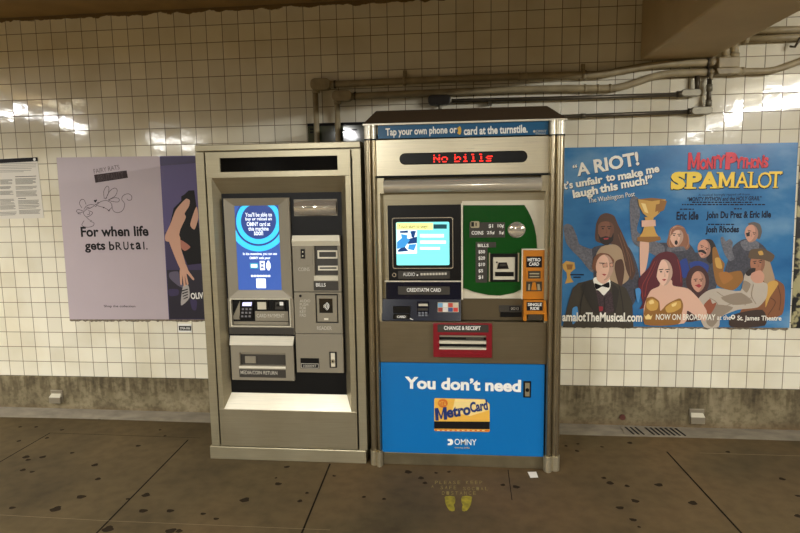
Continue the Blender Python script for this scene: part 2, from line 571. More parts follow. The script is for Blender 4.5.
fixture(-5.1, -3.9, -2.3, 2.52, 215, 'fluorescent fitting on the ceiling far to the left, nearest the wall')
fixture(-5.6, -8.6, -6.8, 2.56, 130, 'fluorescent fitting on the ceiling far to the left, farther from the wall')
fixture(-1.85, -6.6, -4.7, 2.52, 330, 'fluorescent fitting on the ceiling behind and left of the viewer')
fixture(3.7, -5.0, -2.2, 2.56, 270, 'fluorescent fitting on the ceiling beyond the beam, nearest the wall', tilt=0.7)
fixture(4.5, -9.6, -7.0, 2.56, 150, 'fluorescent fitting on the ceiling beyond the beam, farther from the wall')
fixture(0.3, -10.2, -8.4, 2.56, 110, 'fluorescent fitting on the ceiling far behind the viewer')

# ================================================================== grey fare machine (left)
KY = -0.66; KR = -0.61
K = thing('fare_machine', 'narrow champagne-steel fare machine with a tall blue touchscreen, left of the blue-poster machine', 'ticket machine', (-0.975, -0.36, 0))
KX0, KX1 = -1.441, -0.51
b = MB()     # hollow carcass
b.box(KX0, KX0 + .05, -0.64, -0.075, 0.078, 1.79, M_KIOSK); b.box(KX1 - .05, KX1, -0.64, -0.075, 0.078, 1.79, M_KIOSK)
b.box(KX0 + .05, KX1 - .05, -0.095, -0.075, 0.078, 1.79, M_KIOSK); b.box(KX0 + .05, KX1 - .05, -0.64, -0.09, 1.75, 1.79, M_KIOSK)
b.build('housing', K)
b = MB(); b.box(KX0, KX1, KY - .004, -0.075, 1.792, 1.827, M_KIOSK); b.build('top_trim', K, bevel=0.004)
b = MB(); b.box(KX0 - .012, KX1 - .008, KY - .004, -0.075, 0.0, 0.077, M_KIOSK); b.build('base_plinth', K, bevel=0.003)
for x0, x1 in ((KX0, -1.392), (-0.556, KX1)):
    b = MB(); b.box(x0, x1, KY, -0.64, 0.079, 1.789, M_KIOSK); b.build('side_trim', K, bevel=0.002)
# door: one steel sheet with the display opening and the chamfered recess
DX0, DX1 = -1.384, -0.566
REC = (-1.354, -0.598, 0.307, 1.645); RIN = (-1.323, -0.631, 0.391, 1.5575)
DSP = R(219.5, 158.2, 337.5, 169.8, KY)
b = MB()
b.box(DX0, DX1, KY, -0.645, 0.082, REC[2], M_KDOOR)
b.box(DX0, REC[0], KY, -0.645, REC[2], REC[3], M_KIOSK); b.box(REC[1], DX1, KY, -0.645, REC[2], REC[3], M_KIOSK)
b.frame((DX0, DX1, REC[3], 1.786), DSP, KY, -0.645, M_KIOSK)
b.build('door', K, bevel=0.002)
# recess cheeks
def quad4(b, o, i, yo, yi, k, m):
    O = [(o[0], o[2]), (o[1], o[2]), (o[1], o[3]), (o[0], o[3])]; I = [(i[0], i[2]), (i[1], i[2]), (i[1], i[3]), (i[0], i[3])]
    n = (k + 1) % 4
    vs = [(O[k][0], yo, O[k][1]), (O[n][0], yo, O[n][1]), (I[n][0], yi, I[n][1]), (I[k][0], yi, I[k][1])]
    b.add(vs + [(v[0], v[1] + .012, v[2]) for v in vs], [(0, 1, 2, 3), (7, 6, 5, 4), (0, 4, 5, 1), (1, 5, 6, 2), (2, 6, 7, 3), (3, 7, 4, 0)], m)
b = MB(); quad4(b, REC, RIN, KY + .002, KR, 1, M_KDOOR); quad4(b, REC, RIN, KY + .002, KR, 2, M_KDOOR); quad4(b, REC, RIN, KY + .002, KR, 3, M_KDOOR)
b.build('recess_surround', K, fix=True)
b = MB(); quad4(b, REC, RIN, KY + .002, KR, 0, M_SHELF); o = b.build('sloping_sill', K, fix=True); o['label'] = 'steel sloping sill with light from above in its colour'
b = MB(); b.slab((RIN[0] - .02, RIN[1] + .02, RIN[2] - .02, RIN[3] + .02), KR, KR + .03, M_DARK); o = b.build('recess_back', K); o['label'] = 'near-black recessed back panel'
b = MB(); b.slab(DSP, -0.650, -0.640, M_GLOSSBLACK); o = b.build('display_window', K); o['label'] = 'dark glass display strip'

# --- touchscreen module
YS = -0.635
so = R(225, 198.5, 288.5, 334, YS); so = (W(226.3, 260, YS).x, W(291, 260, YS).x, so[2], so[3])
sc_ = R(234.3, 206, 281.5, 290, YS + .008)
b = MB()
fr_o = (so[0], so[1], W(260, 298.7, YS).z, so[3])
b.frame(fr_o, sc_, YS, KR, M_GREYP, yi=YS + .010)
# lower surround holding the card bay
bay = R(230.8, 299.5, 290, 326, YS)
low = (so[0] - .004, so[1] + .004, W(260, 334.2, YS).z, fr_o[2])
b.frame(low, bay, YS, KR, M_GREYP, yi=YS + .004)
b.build('screen_surround', K, bevel=0.0015)
M_SBLUE = mat('screen_blue', (58, 92, 172), 0.3, emit=0.48)
M_SNAVY = mat('screen_navy', (46, 70, 140), 0.3, emit=0.48)
M_SCYAN = mat('screen_cyan', (60, 196, 246), 0.3, emit=0.72)
M_SWHITE = mat('screen_white', (240, 248, 255), 0.3, emit=1.0)
M_STEAL = mat('screen_teal', (60, 150, 180), 0.3, emit=0.8)
YP = YS + .010
b = MB(); b.slab(sc_, YP, KR, M_SBLUE); scr = b.build('touchscreen', K)
b = MB()
def clamp(p):
    return (min(max(p[0], sc_[0]), sc_[1]), min(max(p[1], sc_[2]), sc_[3]))
b.flat([clamp(p) for p in PX(ell(258.6, 221, 17.6, 18, 36), YP)], YP - .0006, M_SNAVY)
def arc(r0, r1, m, y, a0=0, a1=360):
    n = 48
    for k in range(n):
        a, c = a0 + (a1 - a0) * k / n, a0 + (a1 - a0) * (k + 1) / n
        q = PX([(258.6 + r * math.cos(math.radians(t)), 221 + r * 1.03 * math.sin(math.radians(t))) for r, t in ((r0, a), (r1, a), (r1, c), (r0, c))], YP)
        q = [clamp(p) for p in q]
        if max(p[0] for p in q) - min(p[0] for p in q) > 1e-4 and max(p[1] for p in q) - min(p[1] for p in q) > 1e-4:
            b.flat(q, y, m)
arc(17.6, 22.4, M_SCYAN, YP - .0009); arc(22.4, 24.2, M_SNAVY, YP - .0009); arc(24.2, 29.5, M_SCYAN, YP - .0009, 20, 160)
b.build('ring_graphic', scr)
b = MB()
for k, s in enumerate(["You'll be able to", 'buy or reload an', 'OMNY card at', 'this machine', 'soon']):
    hw = (13.4, 13.2, 11.8, 10.2, 4.6)[k]
    cy = 214.6 + k * 4.7
    b.text(s, R(258.6 - hw, cy - 2, 258.6 + hw, cy + 1.9, YP), YP - .0014, M_SWHITE, bold=0.01)
b.text('In the meantime, you can use', R(243, 252.5, 277, 255.7, YP), YP - .0014, M_SWHITE, bold=0.02)
b.text('OMNY with your', R(249.5, 256.7, 270.5, 259.8, YP), YP - .0014, M_SWHITE, bold=0.03)
b.build('lettering', scr)
b = MB()
b.slab(R(250, 263, 258.3, 268.5, YP), YP - .0012, YP, M_STEAL); b.slab(R(251, 264.2, 257.3, 267.4, YP), YP - .0016, YP, M_SWHITE); b.build('card_icon', scr); b = MB()
b.slab(R(259.8, 261, 265, 270, YP), YP - .0012, YP, M_SWHITE); b.slab(R(261, 263, 263.8, 264.6, YP), YP - .0016, YP, M_SNAVY); b.slab(R(261, 266.3, 263.8, 268, YP), YP - .0016, YP, M_SNAVY); b.build('phone_icon', scr); b = MB()
b.prism(rrect(R(266.3, 262.5, 270.6, 268.7, YP), .006), YP - .0012, YP, M_SWHITE); b.slab(R(267.3, 260.8, 269.7, 270.2, YP), YP - .0011, YP, M_SWHITE); b.build('watch_icon', scr); b = MB()
for k in range(7):
    b.slab(R(251 + k * 2.85, 275, 253.2 + k * 2.85, 276.9, YP), YP - .0012, YP, M_SWHITE)
b.build('small_print', scr); b = MB(); b.slab(R(256.2, 278.6, 266, 288, YP), YP - .0012, YP, M_SWHITE); b.build('white_square', scr)

b = MB()
def outline(r, w, y, m):
    b.frame((r[0] - w, r[1] + w, r[2] - w, r[3] + w), r, y - .002, y + .001, m)
outline(bay, .006, YS, M_GREYL); b.build('bay_trim', K)
b = MB(); b.slab((low[0] + .002, low[1] - .002, low[2] + .001, W(260, 327.6, YS).z), YS - .0015, YS, M_GREYD); b.build('lower_band', K)
# --- card payment bay
YB2 = YS + .030
b = MB(); b.slab((bay[0] - .004, bay[1] + .004, bay[2] - .004, bay[3] + .004), YB2, KR + .02, M_GREYD); b.build('card_bay', K)
b = MB()
q = PX([(232.5, 319), (240.5, 300.5), (240.5, 319)], YB2 - .001)
b.prism(q, YB2 - .012, YB2, M_GREYP); b.slab(R(255, 311, 288.5, 321, YB2 - .004), YB2 - .006, YB2, M_GREYP)
b.slab(R(231.5, 321, 289, 324.5, YB2), YB2 - .010, YB2, M_GREYP)
b.build('bay_panel', K)
b = MB(); b.text('CARD PAYMENT', R(257, 313.6, 284.5, 317.4, YB2), YB2 - .0068, M_FAINT, bold=0.01); b.build('lettering', K)
YK = YB2 - .014
b = MB(); b.prism(PX([(239.2, 318.6), (241.4, 301), (253.8, 301), (252.6, 318.8)], YK), YK, YB2, M_BLACK); kp = b.build('keypad', K, bevel=0.001)
b = MB(); b.prism(PX([(242.2, 305.9), (242.8, 302.3), (252, 302.2), (251.4, 305.9)], YK), YK - .0015, YK, mat('keypad_display', (205, 205, 255), 0.3, emit=0.9)); b.build('display', kp)
for r_ in range(3):
    for c_ in range(3):
        x = 241.9 + c_ * 3.7 - r_ * .35; y = 308.2 + r_ * 3.6
        b = MB(); b.slab(R(x, y, x + 2.2, y + 1.8, YK), YK - .002, YK, mat('key_grey', (120, 118, 122), 0.5)); b.build('key', kp)
b = MB(); b.frame(R(255, 300, 268.3, 310.6, YK), R(257, 302, 266.3, 309.5, YK), YK, YB2, M_BLACK); cb_ = b.build('contact_reader', K, bevel=0.0008)
b = MB(); b.slab(R(257, 302, 266.3, 309.5, YK), YK + .003, YB2, M_GREYL); b.build('reader_pad', cb_)
b = MB(); b.frame(R(272.3, 300.3, 285.3, 311, YK), R(274.4, 302, 283.5, 309.5, YK), YK, YB2, M_BLACK); cs = b.build('card_slot', K, bevel=0.0008)
b = MB(); b.slab(R(274.4, 302, 283.5, 309.5, YK), YK + .006, YB2, M_GREYD); b.slab(R(279.5, 302, 283.5, 305.5, YK), YK + .001, YB2, M_WHITE); b.slab(R(276, 304, 280, 306.5, YK), YK + .002, YB2, M_BLACK); b.build('slot_mouth', cs)

# --- return tray module
YM = -0.632
mo = R(229.3, 336.3, 293.6, 381, YM); mo = (W(231, 358, YM).x, W(293.6, 358, YM).x, mo[2], mo[3])
mouth = R(239.3, 352.7, 285.8, 366, YM)
b = MB()
mi_ = R(234.4, 344.6, 291.2, 379.8, YM)
b.frame((mo[0], mo[1], mo[2], mi_[3]), mouth, YM, KR, M_GREYP)
b.build('return_tray', K, bevel=0.0015)
b = MB(); b.add([(mo[0] - .006, KR - .004, mo[3]), (mo[1] + .004, KR - .004, mo[3]), (mo[1], YM - .012, mi_[3]), (mo[0], YM - .012, mi_[3]),
                 (mo[0], KR, mi_[3]), (mo[1], KR, mi_[3])], [(0, 1, 2, 3), (3, 2, 5, 4), (0, 3, 4), (1, 5, 2), (0, 4, 5, 1)], M_SHELF)
o = b.build('tray_hood', K, fix=True); o['label'] = 'bright sloping lip above the return tray'
b = MB(); b.slab((mouth[0] - .003, mouth[1] + .003, mouth[2] - .003, mouth[3] + .003), KR - .001, KR + .01, M_GREYD)
b.slab(R(244, 357, 255, 364, YM), KR - .008, KR, M_GREYP); b.slab(R(240, 353, 285, 355.3, YM), KR - .010, KR, M_GREYP)
b.build('tray_inside', K)
b = MB(); b.slab(R(239.3, 366, 285.8, 368.8, YM), YM - .006, YM, M_SHELF); b.build('tray_sill', K, bevel=0.001)
b = MB(); b.slab(R(239.3, 369.2, 286, 377.8, YM), YM - .002, YM, M_GREYD); lp = b.build('label_plate', K)
b = MB(); b.text('MEDIA/COIN RETURN', R(240.7, 370.4, 277.5, 374.6, YM), YM - .0028, M_FAINT, bold=0.005); b.build('lettering', lp)

# --- tall payment column
YT = -0.634
to = (W(294.2, 300, YT).x, W(341.7, 300, YT).x, W(320, 372.7, YT).z, W(316, 236, YT).z)
b = MB()
bill = R(313.8, 246, 338.3, 281, YT); rd = R(315, 294, 338.5, 323.3, YT)
# faceplate made of plates around the two bays
zt, zm, zb_ = W(317, 291.6, YT).z, W(317, 292.4, YT).z, to[2]
b.frame((to[0], to[1], zt, to[3]), bill, YT, KR, M_GREYP)
b.frame((to[0], to[1], W(317, 333.4, YT).z, zm), rd, YT, KR, M_GREYP)
b.box(to[0], to[1], YT, KR, zb_, W(317, 334, YT).z, M_GREYP)
b.build('payment_column', K, bevel=0.001)
b = MB(); b.add([(to[0], YT - .008, W(292, 241, YT).z), (to[1], YT - .008, W(292, 241, YT).z), (to[1] - .004, YT, to[3] + .004), (to[0] + .004, YT, to[3] + .004),
                 (to[0], YT, W(292, 246, YT).z), (to[1], YT, W(292, 246, YT).z)], [(0, 1, 2, 3), (0, 4, 5, 1), (0, 3, 4), (1, 5, 2), (3, 2, 5, 4)], M_GREYL); b.build('column_lip', K, fix=True)
b = MB(); b.slab((bill[0] - .003, bill[1] + .003, bill[2] - .003, bill[3] + .003), YT + .016, KR + .01, M_GREYD); b.build('bill_bay', K)
b = MB()
for (x0, y0, x1, y1) in ((317.4, 250.4, 337.6, 258.5), (318, 265.8, 338, 270.4)):
    b.frame(R(x0, y0, x1, y1, YT + .01), R(x0 + 1.5, y0 + 1.5, x1 - 1.5, y1 - 1.5, YT + .01), YT + .008, YT + .02, M_SHELF)
b.build('bill_slot', K, bevel=0.0006)
b = MB(); b.slab(R(314, 275.6, 338.2, 280.6, YT), YT - .004, YT + .02, M_GREYL); b.build('bill_shelf', K, bevel=0.001)
b = MB(); b.slab(R(313.6, 281.3, 338.6, 290.5, YT), YT - .0015, YT, M_GREYD); pl = b.build('label_plate', K)
b = MB(); b.text('BILLS', R(316, 283, 325.8, 286.6, YT), YT - .0022, M_WHITE, bold=0.01); b.build('lettering', pl)
b = MB(); b.frame(R(295.4, 246.8, 312.6, 265.2, YT), R(300.3, 248.2, 305.6, 259.5, YT), YT - .003, YT, M_GREYP); b.build('coin_panel', K, bevel=0.0008)
b = MB(); b.slab(R(301, 249, 305, 258.5, YT), YT - .005, YT, M_BLACK); b.slab(R(302.3, 251, 303.6, 252.6, YT), YT - .0055, YT, M_GREYL); b.slab(R(302.3, 255, 303.6, 256.6, YT), YT - .0055, YT, M_GREYL); b.build('coin_slot', K)
b = MB(); b.frame(R(298, 259.8, 307.4, 265.6, YT), R(300.6, 260.4, 304.5, 263.2, YT), YT - .004, YT, M_GREYP); b.slab(R(300.6, 260.4, 304.5, 263.2, YT), YT - .001, YT, M_BLACK); b.build('coin_return_button', K)
b = MB(); b.text('COINS', R(298.3, 267.5, 309.6, 271, YT), YT - .001, M_FAINT); b.text('READER', R(317, 326.3, 331.8, 329.9, YT), YT - .001, M_FAINT)
for k, s in enumerate(('AUDIO', 'PUSH', 'FOR', 'KEY', 'PAD')):
    b.text(s, R(299.8, 299.4 + k * 3.6, 299.8 + 2.1 * len(s), 302.3 + k * 3.6, YT), YT - .001, M_FAINT)
b.build('lettering', K)
b = MB(); b.prism(PX(ell(300.4, 295.9, 1.3, 1.3, 14), YT), YT - .002, YT, M_BLACK); b.build('audio_jack', K)
b = MB(); b.slab((rd[0] - .003, rd[1] + .003, rd[2] - .003, rd[3] + .003), YT + .012, KR + .01, M_BLACK); b.frame(R(316.3, 295.5, 337.2, 322, YT), R(318.8, 298.7, 332.7, 313.2, YT), YT + .004, YT + .014, M_GREYP); b.build('contactless_reader', K, bevel=0.0008)
b = MB(); b.slab(R(318.8, 298.7, 332.9, 313.2, YT), YT + .0055, YT + .014, M_GLOSSBLACK)
for r_ in (1.6, 3.2, 4.8, 6.2):
    for q in stroke(PX(ell(322.5, 306.4, r_, r_ * .8, 8, 0, -48, 48), YT), .0035):
        b.flat(q, YT + .0048, M_WHITE)
b.build('reader_pad', K)
b = MB(); b.slab(R(324, 318.2, 328.3, 320.2, YT), YT + .002, YT + .006, M_SHELF); b.build('reader_light', K)
b = MB(); b.slab(R(300.6, 358, 319.3, 368.7, YT), YT - .003, YT, M_BLACK); pl = b.build('number_plate', K)
b = MB(); b.frame(R(301.2, 363.2, 318.8, 368.2, YT), R(301.6, 363.6, 318.4, 367.8, YT), YT - .0042, YT - .003, M_FAINT); b.text('1000097', R(303.5, 364.4, 316.5, 367.1, YT), YT - .0042, M_FAINT); b.build('lettering', pl)
b = MB(); b.slab(R(329.3, 351.7, 337.1, 367.7, YT), YT - .002, YT, M_BLACK); lk = b.build('lock', K)
b = MB(); b.slab(R(330.9, 352.8, 335.4, 366.5, YT), YT - .006, YT - .002, M_SHELF); b.prism(PX(ell(333.1, 361, 2.1, 2.1, 14), YT), YT - .009, YT - .006, M_STEEL); b.prism(PX(ell(333.1, 361, 0.8, 1.2, 10), YT), YT - .0095, YT - .009, M_BLACK); o = b.build('lock_barrel', lk); o['label'] = 'bright lock escutcheon'
# convex mirror
mr = R(293.8, 199.5, 337.6, 215.6, KR)
b = MB(); b.frame(mr, (mr[0] + .004, mr[1] - .004, mr[2] + .004, mr[3] - .004), KR - .004, KR, M_GREYP)
b.build('mirror_frame', K)
b = MB(); n = 16; nn = 8; vs = []
for j in range(nn + 1):
    for i in range(n + 1):
        u, v = i / n * 2 - 1, j / nn * 2 - 1
        vs.append((mr[0] + .004 + (mr[1] - mr[0] - .008) * i / n, KR - .001 - .020 * (1 - u * u) - .020 * (1 - v * v), mr[2] + .004 + (mr[3] - mr[2] - .008) * j / nn))
b.add(vs, [(j * (n + 1) + i, j * (n + 1) + i + 1, (j + 1) * (n + 1) + i + 1, (j + 1) * (n + 1) + i) for j in range(nn) for i in range(n)], M_CHROME, True)
b.build('mirror', K)

# ================================================================== large ticket machine
FY = -0.665; IY = -0.615
M_LOW = brushed('dull_lower_steel', (128, 116, 92), 0.75, 0.36)
M_POST = brushed('post_steel', (168, 156, 130), 0.92, 0.28, (30, 30, 0.4))
M_SHEEN = brushed('brushed_steel_lamp_sheen', (226, 217, 190), 0.7, 0.3)  # display sheet; lamp sheen is put into its brighter base colour
Mv = thing('ticket_machine', 'wide steel ticket machine with dark hood, green money panel and large blue poster front', 'ticket machine', (0.04, -0.36, 0))
MX0, MX1 = -0.486, 0.567
b = MB()
b.box(MX0, MX0 + .05, -0.62, -0.075, 0.03, 1.9, M_STEEL); b.box(MX1 - .05, MX1, -0.62, -0.075, 0.03, 1.9, M_STEEL)
b.box(MX0 + .05, MX1 - .05, -0.095, -0.075, 0.03, 1.9, M_STEEL); b.box(MX0 + .05, MX1 - .05, -0.62, -0.08, 1.86, 1.9, M_STEEL)
b.build('cabinet', Mv)
# rounded corner posts
def halfround(b, cx, cy, rx, ry, z0, z1, m, n=14):
    pts = [(cx + rx * math.cos(math.pi * k / n), cy - ry * math.sin(math.pi * k / n)) for k in range(n + 1)]
    vs = [(x, y, z0) for x, y in pts] + [(x, y, z1) for x, y in pts]
    k = len(pts)
    b.add(vs, [(i + 1, i, k + i, k + i + 1) for i in range(k - 1)], m, True)
    b.add(vs, [tuple(range(k)), tuple(range(2 * k - 1, k - 1, -1)), (0, k - 1, 2 * k - 1, k)], m)
IX0, IX1 = -0.424, 0.488
for sx, xa, xb, xo in ((-1, -0.447, IX0 - .001, MX0), (1, IX1 + .001, 0.522, MX1)):
    lo_, hi_ = (xo, xa) if sx < 0 else (xb, xo)
    b = MB()
    halfround(b, (xa + xb) / 2 if sx < 0 else (xa + xb) / 2, FY, abs(xb - xa) / 2, 0.028, 0.06, 1.828, M_STEEL)
    halfround(b, (lo_ + hi_) / 2, FY + .006, abs(hi_ - lo_) / 2, 0.022, 0.06, 1.828, M_STEEL)
    b.box(min(xo, xa if sx < 0 else xo), max(xb if sx < 0 else xo, xb) if sx < 0 else xo, FY, -0.62, 0.06, 1.828, M_STEEL) if sx < 0 else b.box(xa, xo, FY, -0.62, 0.06, 1.828, M_STEEL)
    b.mats = [M_POST if m is M_STEEL else m for m in b.mats]; po = b.build('corner_post', Mv)
    b = MB()
    halfround(b, (xa + xb) / 2, FY - .001, abs(xb - xa) / 2 + .007, 0.038, 0.0, 0.085, M_STEEL)
    halfround(b, (lo_ + hi_) / 2, FY + .013, abs(hi_ - lo_) / 2 + .006, 0.033, 0.0, 0.085, M_STEEL)
    b.box(min(xo, xa), max(xo, xb), FY, -0.62, 0.0, 0.085, M_STEEL)
    b.build('foot_collar', po)
    b = MB()
    halfround(b, (xa + xb) / 2, FY, abs(xb - xa) / 2, 0.024, 1.836, 1.905, M_SHELF)
    halfround(b, (lo_ + hi_) / 2, FY + .006, abs(hi_ - lo_) / 2, 0.022, 1.836, 1.905, M_SHELF)
    b.box(min(xo, xa), max(xo, xb), FY, -0.62, 1.836, 1.905, M_SHELF)
    b.build('post_cap', po)
    b = MB(); b.box(min(xo, xa), max(xo, xb), FY - .012, -0.62, 1.8275, 1.8365, M_GAP); b.build('joint', po)
# base and lower steel
b = MB(); b.box(IX0, IX1, FY + .006, -0.1, 0.0, 0.072, mat('base_steel', (112, 102, 78), 0.45, 0.6, noise=0.2, nscale=8)); b.build('base_plinth', Mv, bevel=0.003)
b = MB(); tr_ = R(433, 322.8, 492.3, 358.5, FY)
b.frame((IX0, IX1, 0.606, 0.838), (tr_[0] + .012, tr_[1] - .012, tr_[2] + .012, tr_[3] - .012), FY, -0.64, M_LOW); b.build('lower_steel_panel', Mv, bevel=0.001)
# hood
b = MB()
h0, h1 = -0.492, 0.577
fv = [(h0, -0.672, 1.915), (h1, -0.672, 1.915), (h1, -0.06, 1.915), (h0, -0.06, 1.915)]
bt = [(-0.442, -0.50, 2.004), (0.497, -0.50, 2.004), (0.497, -0.12, 2.004), (-0.442, -0.12, 2.004)]
b.add(fv + bt, [(0, 3, 2, 1), (4, 5, 6, 7), (0, 1, 5, 4), (1, 2, 6, 5), (2, 3, 7, 6), (3, 0, 4, 7)], mat('brown_hood', (74, 60, 44), 0.5)); hd = b.build('hood', Mv); hd['label'] = 'dark brown sloping hood'
b = MB(); b.box(h0, h1, -0.677, -0.06, 1.906, 1.916, M_SHELF); b.build('hood_trim', Mv, bevel=0.002)
# blue sign
M_SIGN = mat('blue_sign', (12, 84, 124), 0.35)
sg = (IX0 + .012, 0.484, 1.8365, 1.9055); SY = FY + .002
b = MB(); b.slab(sg, SY, -0.64, M_SIGN); si = b.build('sign_panel', Mv); si['label'] = 'blue sign strip with white lettering'
b = MB()
b.text('Tap your own phone or', R(385.5, 127.9, 456.8, 135.8, SY), SY - .0008, M_WHITE, bold=0.03, rot=0.012)
b.text('card at the turnstile.', R(463.8, 126.6, 527.6, 133.2, SY), SY - .0008, M_WHITE, bold=0.03, rot=0.012)
b.text('OMNY', R(536, 130, 546.5, 132.6, SY), SY - .0008, M_FAINT); b.flat(PX(ell(534.3, 131.4, 1.2, 1.3, 12), SY), SY - .0008, M_FAINT)
for k in range(5):
    b.slab(R(535.5 + k * 2.1, 133.6, 537 + k * 2.1, 134.4, SY), SY - .0006, SY, M_FAINT)
b.build('lettering', si)
b = MB(); M_YEL = mat('yellow_print', (222, 176, 66), 0.5)
for q in stroke(PX(ell(459, 130.6, 1.4, 3.4, 10, 0, -80, 80), SY), .010) + stroke(PX(ell(457.8, 130.6, 1.2, 2.4, 10, 0, -80, 80), SY), .010):
    b.flat(q, SY - .0012, M_YEL)
b.build('tap_symbol', si)
# display panel with pill window
b = MB(); b.box(IX0, IX1, FY, -0.64, 1.638, 1.830, M_SHEEN); dpn = b.build('display_panel', Mv, bevel=0.002)
pw = (-0.297, 0.377, 1.696, 1.757)
b = MB(); b.prism(rrect(pw, .0295, 8), FY - .0015, FY, M_GLOSSBLACK); b.prism(rrect((pw[0] + .004, pw[1] - .004, pw[2] + .004, pw[3] - .004), .026, 8), FY - .002, FY - .0015, M_BLACK); dw = b.build('display_window', Mv); dw['label'] = 'dark pill-shaped display window'
M_LED = mat('red_led', (255, 42, 30), 0.4, emit=1.6)
GL = {'N': ['10001', '11001', '11001', '10101', '10011', '10011', '10001'], 'o': ['00000', '00000', '01110', '10001', '10001', '10001', '01110'],
      'b': ['10000', '10000', '10110', '11001', '10001', '10001', '11110'], 'i': ['00100', '00000', '01100', '00100', '00100', '00100', '01110'],
      'l': ['01100', '00100', '00100', '00100', '00100', '00100', '01110'], 's': ['00000', '00000', '01111', '10000', '01110', '00001', '11110'], ' ': ['000'] * 7}
b = MB(); cx = W(433.5, 158, FY).x; z1 = W(463, 154.2, FY).z; dz = (z1 - W(463, 161.2, FY).z) / 6.4; dx = (W(492.5, 158, FY).x - cx) / 45.0
for ch in 'No bills':
    g_ = GL[ch]; wd = len(g_[0])
    for r_ in range(7):
        if r_ in (1, 5):      # the scan leaves rows unlit
            continue
        for c_ in range(wd):
            if g_[r_][c_] == '1':
                x = cx + c_ * dx; z = z1 - r_ * dz
                b.slab((x, x + dx * 1.02, z - dz * .98, z), FY - .0026, FY - .002, M_LED)
    if b.f:
        b.build('led_letter', dw)
    b = MB(); cx += (wd + 1) * dx
# chrome light bar under the display panel
b = MB(); b.box(IX0 + .002, IX1 - .002, FY - .004, -0.62, 1.628, 1.638, M_GAP); b.build('joint', Mv)
b = MB(); n = 18
pts = [(-0.655 - .036 * math.sin(math.pi * k / n), 1.582 + .036 * math.cos(math.pi * k / n)) for k in range(n + 1)]
xa, xb = -0.385, 0.452
vs = [(xa, y, z) for y, z in pts] + [(xb, y, z) for y, z in pts]
k = n + 1
b.add(vs, [(i, i + 1, k + i + 1, k + i) for i in range(n)], M_DCHROME, True)
b.add(vs, [tuple(range(k))[::-1], tuple(range(k, 2 * k)), (0, k, 2 * k - 1, k - 1)], M_DCHROME)
b.build('light_bar', Mv)
for q0, q1 in ((IX0, xa), (xb, IX1)):
    b = MB(); b.box(q0, q1, FY + .004, -0.62, 1.545, 1.628, M_STEEL); b.build('bar_bracket', Mv)
# recessed fascia
b = MB(); b.box(IX0, IX1, IY, -0.58, 0.838, 1.628, M_KDOOR)
b.box(IX0, -0.408, FY + .004, IY, 0.838, 1.545, M_STEEL); b.box(0.474, IX1, FY + .004, IY, 0.838, 1.545, M_STEEL)
b.build('fascia', Mv)
M_CREAM = mat('cream_fascia', (214, 206, 184), 0.4, 0.2)
b = MB(); b.slab(R(462, 201, 547, 299.5, IY), IY - .004, IY, M_CREAM); b.build('pale_backplate', Mv)

# --- black screen block
BY = IY - .030
bz = R(387.5, 205.5, 461, 280.6, BY)
sq = R(396, 222.2, 449.5, 265, BY)
b = MB(); b.frame(bz, R(392.5, 218.5, 452.7, 267.8, BY), BY, IY, M_BLACK)
b.box(bz[0] - .008, bz[0], BY + .008, IY, bz[2], bz[3], M_STEEL)
b.build('screen_housing', Mv, bevel=0.002)
b = MB(); b.prism(rrect(R(391.8, 217.7, 453.3, 268.6, BY), .012), BY - .003, BY + .004, M_CHROME)
b.prism(rrect(R(392.7, 218.6, 452.5, 267.7, BY), .011), BY - .0045, BY - .003, M_BLACK); bzl = b.build('screen_bezel', Mv); bzl['label'] = 'chrome-edged rounded screen bezel'
Q = BY - .0045
M_TC = mat('touch_cyan', (124, 222, 224), 0.2, emit=0.72); M_TW = mat('touch_white', (232, 250, 252), 0.2, emit=0.78); M_TY = mat('touch_yellow', (232, 232, 150), 0.2, emit=0.85)
M_TN = mat('touch_navy', (24, 62, 120), 0.2, emit=0.6); M_TB = mat('touch_blue', (56, 140, 205), 0.2, emit=0.8); M_TD = mat('touch_dark', (28, 74, 84), 0.2, emit=0.5)
b = MB(); b.prism(rrect(sq, .008), Q - .001, Q, M_TC); ts = b.build('touchscreen', Mv)
b = MB(); q = Q - .0014
b.flat(PX([(396.6, 222.8), (433, 222.8), (433, 229.8), (396.6, 229.8)], Q), q, M_TY); b.flat(PX([(433, 222.8), (449, 222.8), (449, 229.8), (433, 229.8)], Q), q, M_TC)
b.flat(PX([(433.5, 224.3), (446.8, 224.3), (446.8, 228.7), (433.5, 228.7)], Q), q - .0003, M_TD)
b.flat(PX([(396.6, 229.8), (417, 229.8), (417, 252), (396.6, 252)], Q), q, M_TW)
for pts, m in (([(400, 231), (408, 230.4), (408, 232.8), (400, 233)], M_TN), ([(401, 234), (407.5, 235), (407, 239.5), (402, 238.5)], M_TB), ([(411, 231), (416, 231), (414, 238), (411.5, 237)], M_TN),
               ([(397, 242), (404, 236), (410, 240), (405, 247), (397, 249)], M_TB), ([(405, 240), (417, 236.5), (417, 243), (408, 244)], M_TN), ([(409, 244.5), (416.5, 244), (414, 250.5), (408, 249)], M_TB),
               ([(398, 250), (404, 246), (409, 251.5), (398, 252)], M_TN), ([(396.6, 252), (417, 250.5), (417, 253.5), (396.6, 254)], M_TW), ([(396.6, 254), (449, 252.8), (449, 264), (396.6, 264.4)], M_TC), ([(410, 231.5), (414, 230.5), (415.5, 233), (411, 234)], M_TB)):
    b.flat(PX(pts, Q), q - .0004, m)
for x0, y0, x1, y1 in ((420, 234, 444, 237.4), (420, 240.5, 446, 243.6), (420, 247, 440, 249.6), (425, 256, 446, 258.5)):
    b.flat(PX([(x0, y0), (x1, y0), (x1, y1), (x0, y1)], Q), q - .0003, M_TW)
b.build('screen_picture', ts)
b = MB(); b.text('Touch start to begin', R(398.5, 224.6, 428, 229, Q), q - .0006, M_INK); b.build('lettering', ts)
